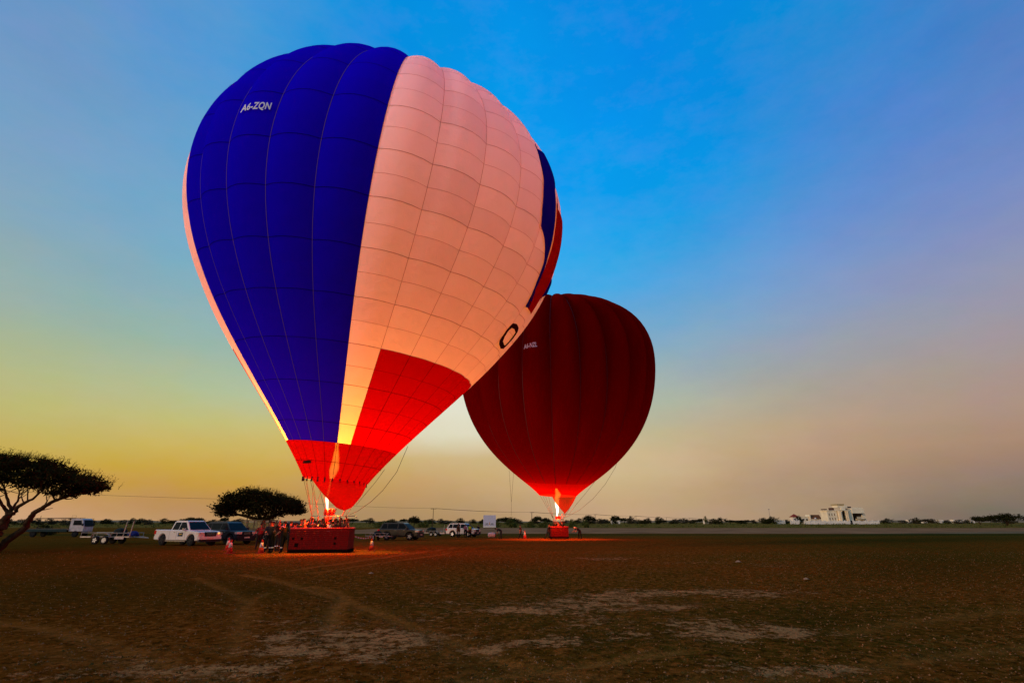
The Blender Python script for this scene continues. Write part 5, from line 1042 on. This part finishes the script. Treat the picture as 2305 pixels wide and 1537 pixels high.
def tape(name, a, b, n, label):
    t = thing(name, label, 'barrier tape'); a, b = Vector(a), Vector(b)
    for i in range(n):
        p, q = a.lerp(b, i / n), a.lerp(b, (i + .99) / n); p.z -= .12 * math.sin(PI * i / n); q.z -= .12 * math.sin(PI * (i + 1) / n); h = Vector((0, 0, .07)); e = Vector((0, .004, 0))
        MB().add([p, q, q + h, p + h, p + e, q + e, q + h + e, p + h + e], [(0, 1, 2, 3), (7, 6, 5, 4), (0, 4, 5, 1), (3, 2, 6, 7), (1, 5, 6, 2), (0, 3, 7, 4)]).build('tape_stripe', (CO, CW)[i % 2], t)
tape('barrier_tape', P(797, 1208, 33.5), P(841, 1208, 35.4), 16, 'red and white striped tape from the near basket to the cone on its right')
tape('barrier_tape', P(1173, 1192, 69), P(1181, 1195, 68), 5, 'short red and white tape fluttering at the far traffic cone')
o = MB().lathe([(.05, -.52), (.22, -.50), (.31, -.36), (.34, -.1), (.34, .2), (.30, .40), (.26, .46)], 18, (0, 0, .33), 'x').build('cover_bundle', mat('white_canvas', (.6, .52, .46), .8), None, True); MB().lathe([(.25, .461), (.23, .56), (.05, .57)], 16, (0, 0, .33), 'x').build('dark_end', BLK, o, True)
sit(o, 1107, 74, 'rounded white bundle lying on the ground left of the bending crew member', 'bundle', rz=.1)
t = thing('signboard', 'large pale signboard with a winged emblem standing beyond the vehicles', 'signboard'); k = 205 / 1235.
MB().box(-2.35, 2.35, -.08, 0, .35, 4.75).build('panel', mat('sign_panel', (.55, .50, .56), .6), t)
for sg in (-1.9, 1.9): MB().box(sg - .1, sg + .1, .01, .16, 0, 4.6).build('support', PW, t)
MB().box(-2.4, 2.4, -.1, -.081, .35, .9).build('footer_strip', mat('sign_footer', (.62, .56, .48), .6), t)
gm, rm, om = mat('emblem_green', (.02, .06, .02), .6), mat('emblem_black', (.03, .02, .02), .6), mat('emblem_orange', (.6, .25, .08), .6)
for sg in (-1, 1):
    for j, m_ in ((0, gm), (1, rm)):
        z0 = 1.75 - j * .38; pts = [(sg * .25, z0 - .25), (sg * .7, z0 + .1), (sg * 1.3, z0 + .05), (sg * 1.9, z0 - .2), (sg * 1.3, z0 - .12), (sg * .7, z0 - .1)]
        MB().add([(x, -.081, z) for x, z in pts] + [(x, -.095, z) for x, z in pts], [tuple(range(6, 12))] + [(i, (i + 1) % 6, 6 + (i + 1) % 6, 6 + i) for i in range(6)]).build('emblem_wing', m_, t)
MB().add([(-.2, -.081, 1.3), (.2, -.081, 1.3), (.12, -.081, 2.1), (0, -.081, 2.4), (-.12, -.081, 2.1), (-.2, -.095, 1.3), (.2, -.095, 1.3), (.12, -.095, 2.1), (0, -.095, 2.4), (-.12, -.095, 2.1)], [(5, 6, 7, 8, 9)] + [(i, (i + 1) % 5, 5 + (i + 1) % 5, 5 + i) for i in range(5)]).build('emblem_flame', om, t)
sit(t, 1102, 205, None, None)

# ------------------------------------------------------------------ buildings on the right
CRM = mat('cream_render', (.88, .74, .50), .8, var=.12, scale=.4, spec=0); WAL = mat('white_wall', (.82, .72, .58), .8, var=.1, scale=.3, spec=0); OPN = mat('dark_opening', (.015, .01, .008), .8); RTL = mat('roof_tile_brown', (.22, .07, .02), .9, var=.3, scale=2); RRD = mat('roof_tile_red', (.30, .04, .02), .9, var=.3, scale=2); BRN = mat('brown_trim', (.10, .045, .03), .8); BLG = mat('balcony_white', (.72, .62, .42), .7)
D = 355; kk = D / (F * CP + 407 * SP); zg = lambda: 0
def bx(root, name, m, px0, px1, h0, h1, y0=0, y1=8, par=None):
    "block between photo columns, heights in metres, depth y0..y1 behind the facade"
    return MB().box((px0 - 1910) * kk, (px1 - 1910) * kk, y0, y1, h0, h1).build(name, m, par or root)
v = thing('villa', 'large cream villa with a tall arched portal and balcony behind the white wall', 'villa')
wl = bx(v, 'left_wing', CRM, 1866, 1888, 0, 8.1); bx(v, 'parapet', CRM, 1865, 1889, 8.1, 8.6, -.3, 8.3)
for i, (a, b) in enumerate(((1869, 1871), (1875, 1877), (1881, 1883))):
    for z0, z1 in ((2.6, 4.1), (5.2, 6.8)): fr_ = bx(v, 'window', mat('brown_window', (.25, .17, .09), .5), a, b, z0, z1, -.06, -.005); bx(v, 'sill', CRM, a - .4, b + .4, z0 - .25, z0 - .02, -.2, -.005, fr_)  # window panes in plain mid brown
bx(v, 'roof_canopy', BRN, 1863, 1869, 8.9, 9.5, 1, 5); bx(v, 'stair_tower', BRN, 1885, 1889.5, 0, 10.3, 3, 7)
t_ = bx(v, 'portal', CRM, 1889.6, 1896.5, 0, 8.4, -1.5, 6); bx(v, 'portal', CRM, 1905.6, 1912, 0, 8.4, -1.5, 6)
# arch: ring of wedges above the opening
mb = MB(); cx_, r0_, z0_ = (1901 - 1910) * kk, 4.6 * kk, 7.0
for i in range(10):
    a0, a1 = PI * i / 10, PI * (i + 1) / 10; R1 = 2.2
    q = [(cx_ + r0_ * math.cos(a0), z0_ + r0_ * 1.15 * math.sin(a0)), (cx_ + r0_ * math.cos(a1), z0_ + r0_ * 1.15 * math.sin(a1)), (cx_ + r0_ * math.cos(a1), 10.2), (cx_ + r0_ * math.cos(a0), 10.2)]
    mb.add([(x, -1.6, z) for x, z in q] + [(x, -.4, z) for x, z in q], [(0, 1, 2, 3), (7, 6, 5, 4), (0, 4, 5, 1), (1, 5, 6, 2), (2, 6, 7, 3), (3, 7, 4, 0)])
mb.build('arch', CRM, v); bx(v, 'cornice', BLG, 1888.5, 1913, 8.45, 8.9, -2.0, -1.62)
bx(v, 'doorway', OPN, 1896.6, 1905.5, 0, 8.6, .5, .6); bx(v, 'door_panel', mat('olive_door', (.06, .05, .02), .3), 1899, 1904, 0, 5.2, .38, .49); bx(v, 'attic', CRM, 1890, 1912, 10.25, 11.8, -1.2, 5); bx(v, 'attic_roof', mat('sand_roof', (.38, .28, .12), .8), 1888.5, 1905, 11.85, 12.5, -1.6, 5.4)  # door panel slightly lighter than the dark doorway behind it
for a, b in ((1891.5, 1893.5), (1907.5, 1909.5)): MB().lathe([(.42, 0), (.36, .3), (.34, 7.4), (.45, 7.8)], 12, ((a + b - 3820) / 2 * kk, -2.1, 0)).build('column', BLG, v, True)
bx(v, 'recess', OPN, 1912, 1914, 7.6, 9.6, 1, 6); bx(v, 'pier', CRM, 1914, 1921, 0, 9.3, -.8, 7); bx(v, 'terrace_canopy', BRN, 1912, 1926, 10.2, 11, 1.5, 6)
bx(v, 'right_wing', CRM, 1921, 1948, 7.1, 9.6, -1.2, 7); bx(v, 'right_wing', CRM, 1921, 1948, 0, 3.1, .5, 7); bx(v, 'back_wall', mat('shaded_recess', (.05, .03, .02), .9), 1921, 1948, 3.1, 7.05, 3, 3.2); bx(v, 'ledge', BLG, 1920.5, 1949, 6.7, 7.05, -1.6, -.2); bx(v, 'parapet', CRM, 1922, 1947, 9.65, 10.4, -.8, -.5)  # back wall carries the shade of the recess in its dark colour
bx(v, 'balcony_slab', BLG, 1928, 1949, 3.15, 3.5, -1.6, 2.8)
for i in range(13): x = (1929 + i * 1.55 - 1910) * kk; MB().lathe([(.12, 0), (.17, .3), (.09, .6), (.13, .9)], 8, (x, -1.4, 3.5)).build('baluster', BLG, v)
bx(v, 'handrail', BLG, 1928, 1949, 4.42, 4.65, -1.6, -1.2); bx(v, 'ground_opening', OPN, 1922, 1927.5, .1, 6.6, .35, .48)
for i in range(5): bx(v, 'garage_opening', OPN, 1930 + i * 3.3, 1932 + i * 3.3, .4, 2.4, .38, .48)
bx(v, 'side_wing', CRM, 1948.2, 1956, 0, 6.2, 2, 8); bx(v, 'side_wing', BRN, 1948.2, 1953, 6.22, 9.0, 3, 7); bx(v, 'opening', OPN, 1950, 1955, 2.2, 3.4, 1.88, 1.98)
for px_ in (1948.6, 1952.6): MB().tube([((px_ - 1910) * kk, 2.2, 6.2), ((px_ - 1910) * kk, 2.2, 9.6)], .12, 6).build('post', BRN, v)
v.location = (X(1910, D), D, gz(0, D) - .1)
def fwd_wall(name, label, a, b, panels, m=WAL, hgt=2.0, d=D - 16):
    t = thing(name, label, 'wall', (X((a + b) / 2, d), d, gz(0, d) - .1)); k2 = d / (F * CP + 407 * SP); w_ = (b - a) * k2 / panels
    for i in range(panels):
        x0 = -(b - a) * k2 / 2 + i * w_; vs = []; n = 8
        for j in range(n + 1): f = j / n; z = hgt - .55 * math.sin(PI * f) ; vs += [(x0 + w_ * f, 0, 0), (x0 + w_ * f, 0, z), (x0 + w_ * f, .25, 0), (x0 + w_ * f, .25, z)]
        fs = []
        for j in range(n): q = 4 * j; fs += [(q, q + 4, q + 5, q + 1), (q + 2, q + 3, q + 7, q + 6), (q + 1, q + 5, q + 7, q + 3)]
        fs += [(0, 1, 3, 2), (4 * n, 4 * n + 2, 4 * n + 3, 4 * n + 1)]; MB().add(vs, fs).build('wall_panel', m, t)
        MB().box(x0 - .18, x0 + .18, -.08, .33, 0, hgt + .12).build('pier', m, t)
    return t
fwd_wall('compound_wall', 'short white wall panel with wavy top left of the dark garden tree', 1780, 1800, 2, hgt=2.5); fwd_wall('compound_wall', 'long white wavy-topped wall in front of the villa', 1812, 1914.5, 9, hgt=2.3); fwd_wall('compound_wall', 'white wall right of the dark gate in front of the villa', 1920, 1980, 4, hgt=2.4)
t = thing('gate', 'dark metal gate in the white wall in front of the villa', 'gate', (X(1917.2, D - 16), D - 16, gz(0, D) - .1))
for sx_ in (-.72, .02): MB().box(sx_, sx_ + .7, 0, .08, 0, 2.3).build('gate_leaf', mat('gate_metal', (.02, .025, .03), .5), t)
h = thing('house', 'low cream house with a small red pyramid roof left of the villa', 'house', (X(1805, 372), 372, gz(0, 372)))
MB().box(-5.6, -1.4, 0, 4, 0, 4.4).build('wall', WAL, h); MB().box(-1.38, 5.5, .5, 6, 0, 4.6).build('wall', CRM, h); MB().box(-1.5, 5.7, .3, 6.2, 4.62, 4.85).build('parapet', CRM, h)
MB().add([(-6.1, -.5, 4.45), (-.9, -.5, 4.45), (-.9, 4.5, 4.45), (-6.1, 4.5, 4.45), (-3.5, 2, 6.6)], [(0, 1, 4), (1, 2, 4), (2, 3, 4), (3, 0, 4), (3, 2, 1, 0)]).build('roof', RRD, h)
for x0 in (-5, -.9, 1.2, 3.6): w_ = MB().box(x0, x0 + 1.1, (-.05 if x0 < -2 else .44), (-.005 if x0 < -2 else .495), 2.2, 3.4).build('window', OPN, h)
h = thing('house', 'low house with a long brown tiled roof just left of the villa', 'house', (X(1838, 372), 372, gz(0, 372)))
MB().box(-4, 4.4, 0, 5, 0, 3.2).build('wall', WAL, h); MB().box(-4.2, -3.5, -.3, 5, 0, 6.0).build('chimney_wall', CRM, h); MB().add([(-3.45, -.5, 3.3), (4.0, -.5, 3.3), (4.0, 2.5, 6), (-3.45, 2.5, 6), (-3.45, 5.4, 3.3), (4.0, 5.4, 3.3)], [(0, 1, 2, 3), (3, 2, 5, 4), (1, 5, 2), (0, 3, 4)]).build('roof', RTL, h)
MB().add([(-.6 + .9 * math.cos(a), -.6 + .9 * math.sin(a), 3.3) for a in np.linspace(0, 2 * PI, 9)[:-1]] + [(-.6, -.6, 4.3)], [(i, (i + 1) % 8, 8) for i in range(8)]).build('dome', WAL, h)
for i, (px, wpx, d, lb) in enumerate(((1758, 20, 380, 'long low pale wall building left of the compound'), (1590, 8, 425, 'tiny white hut under the slim pale tree'), (1386, 20, 430, 'low pale wall under the dark flat acacia'), (2085, 8, 900, 'tiny white house on the far plain right of the single tree'), (2120, 10, 950, 'tiny pale house in the middle of the far row'), (2160, 26, 900, 'long white house on the far plain'), (2190, 10, 980, 'tiny white house left of the right-hand acacias'), (2050, 9, 1000, 'tiny pale house just left of the single dark tree'))):
    k2 = d / 1235.; w_ = wpx * k2; hh = 2.6 if d < 500 else 5; h = thing('house' if 'wall under' not in lb else 'low_wall', lb, 'house' if 'wall under' not in lb else 'wall', (X(px, d), d, gz(0, d)))
    MB().box(-w_ / 2, w_ / 2, 0, 3 if d < 500 else 7, 0, hh).build('wall', WAL, h); MB().box(-w_ / 2 - .2, w_ / 2 + .2, -.2, 3.2 if d < 500 else 7.2, hh + .01, hh + .3).build('roof', CRM, h)
t = thing('lattice_mast', 'thin pale mast rising behind the broad dark tree left of the compound', 'mast', (X(1735, 520), 520, gz(0, 520))); MB().tube([(0, 0, 0), (0, 0, 13)], [.35, .12], 6).build('mast', mat('mast_paint', (.45, .36, .3), .8), t); MB().box(-.8, .8, -.3, .3, 12.6, 13.2).build('antenna', mat('mast_paint', (.45, .36, .3), .8), t)
print('objects', len(bpy.data.objects))
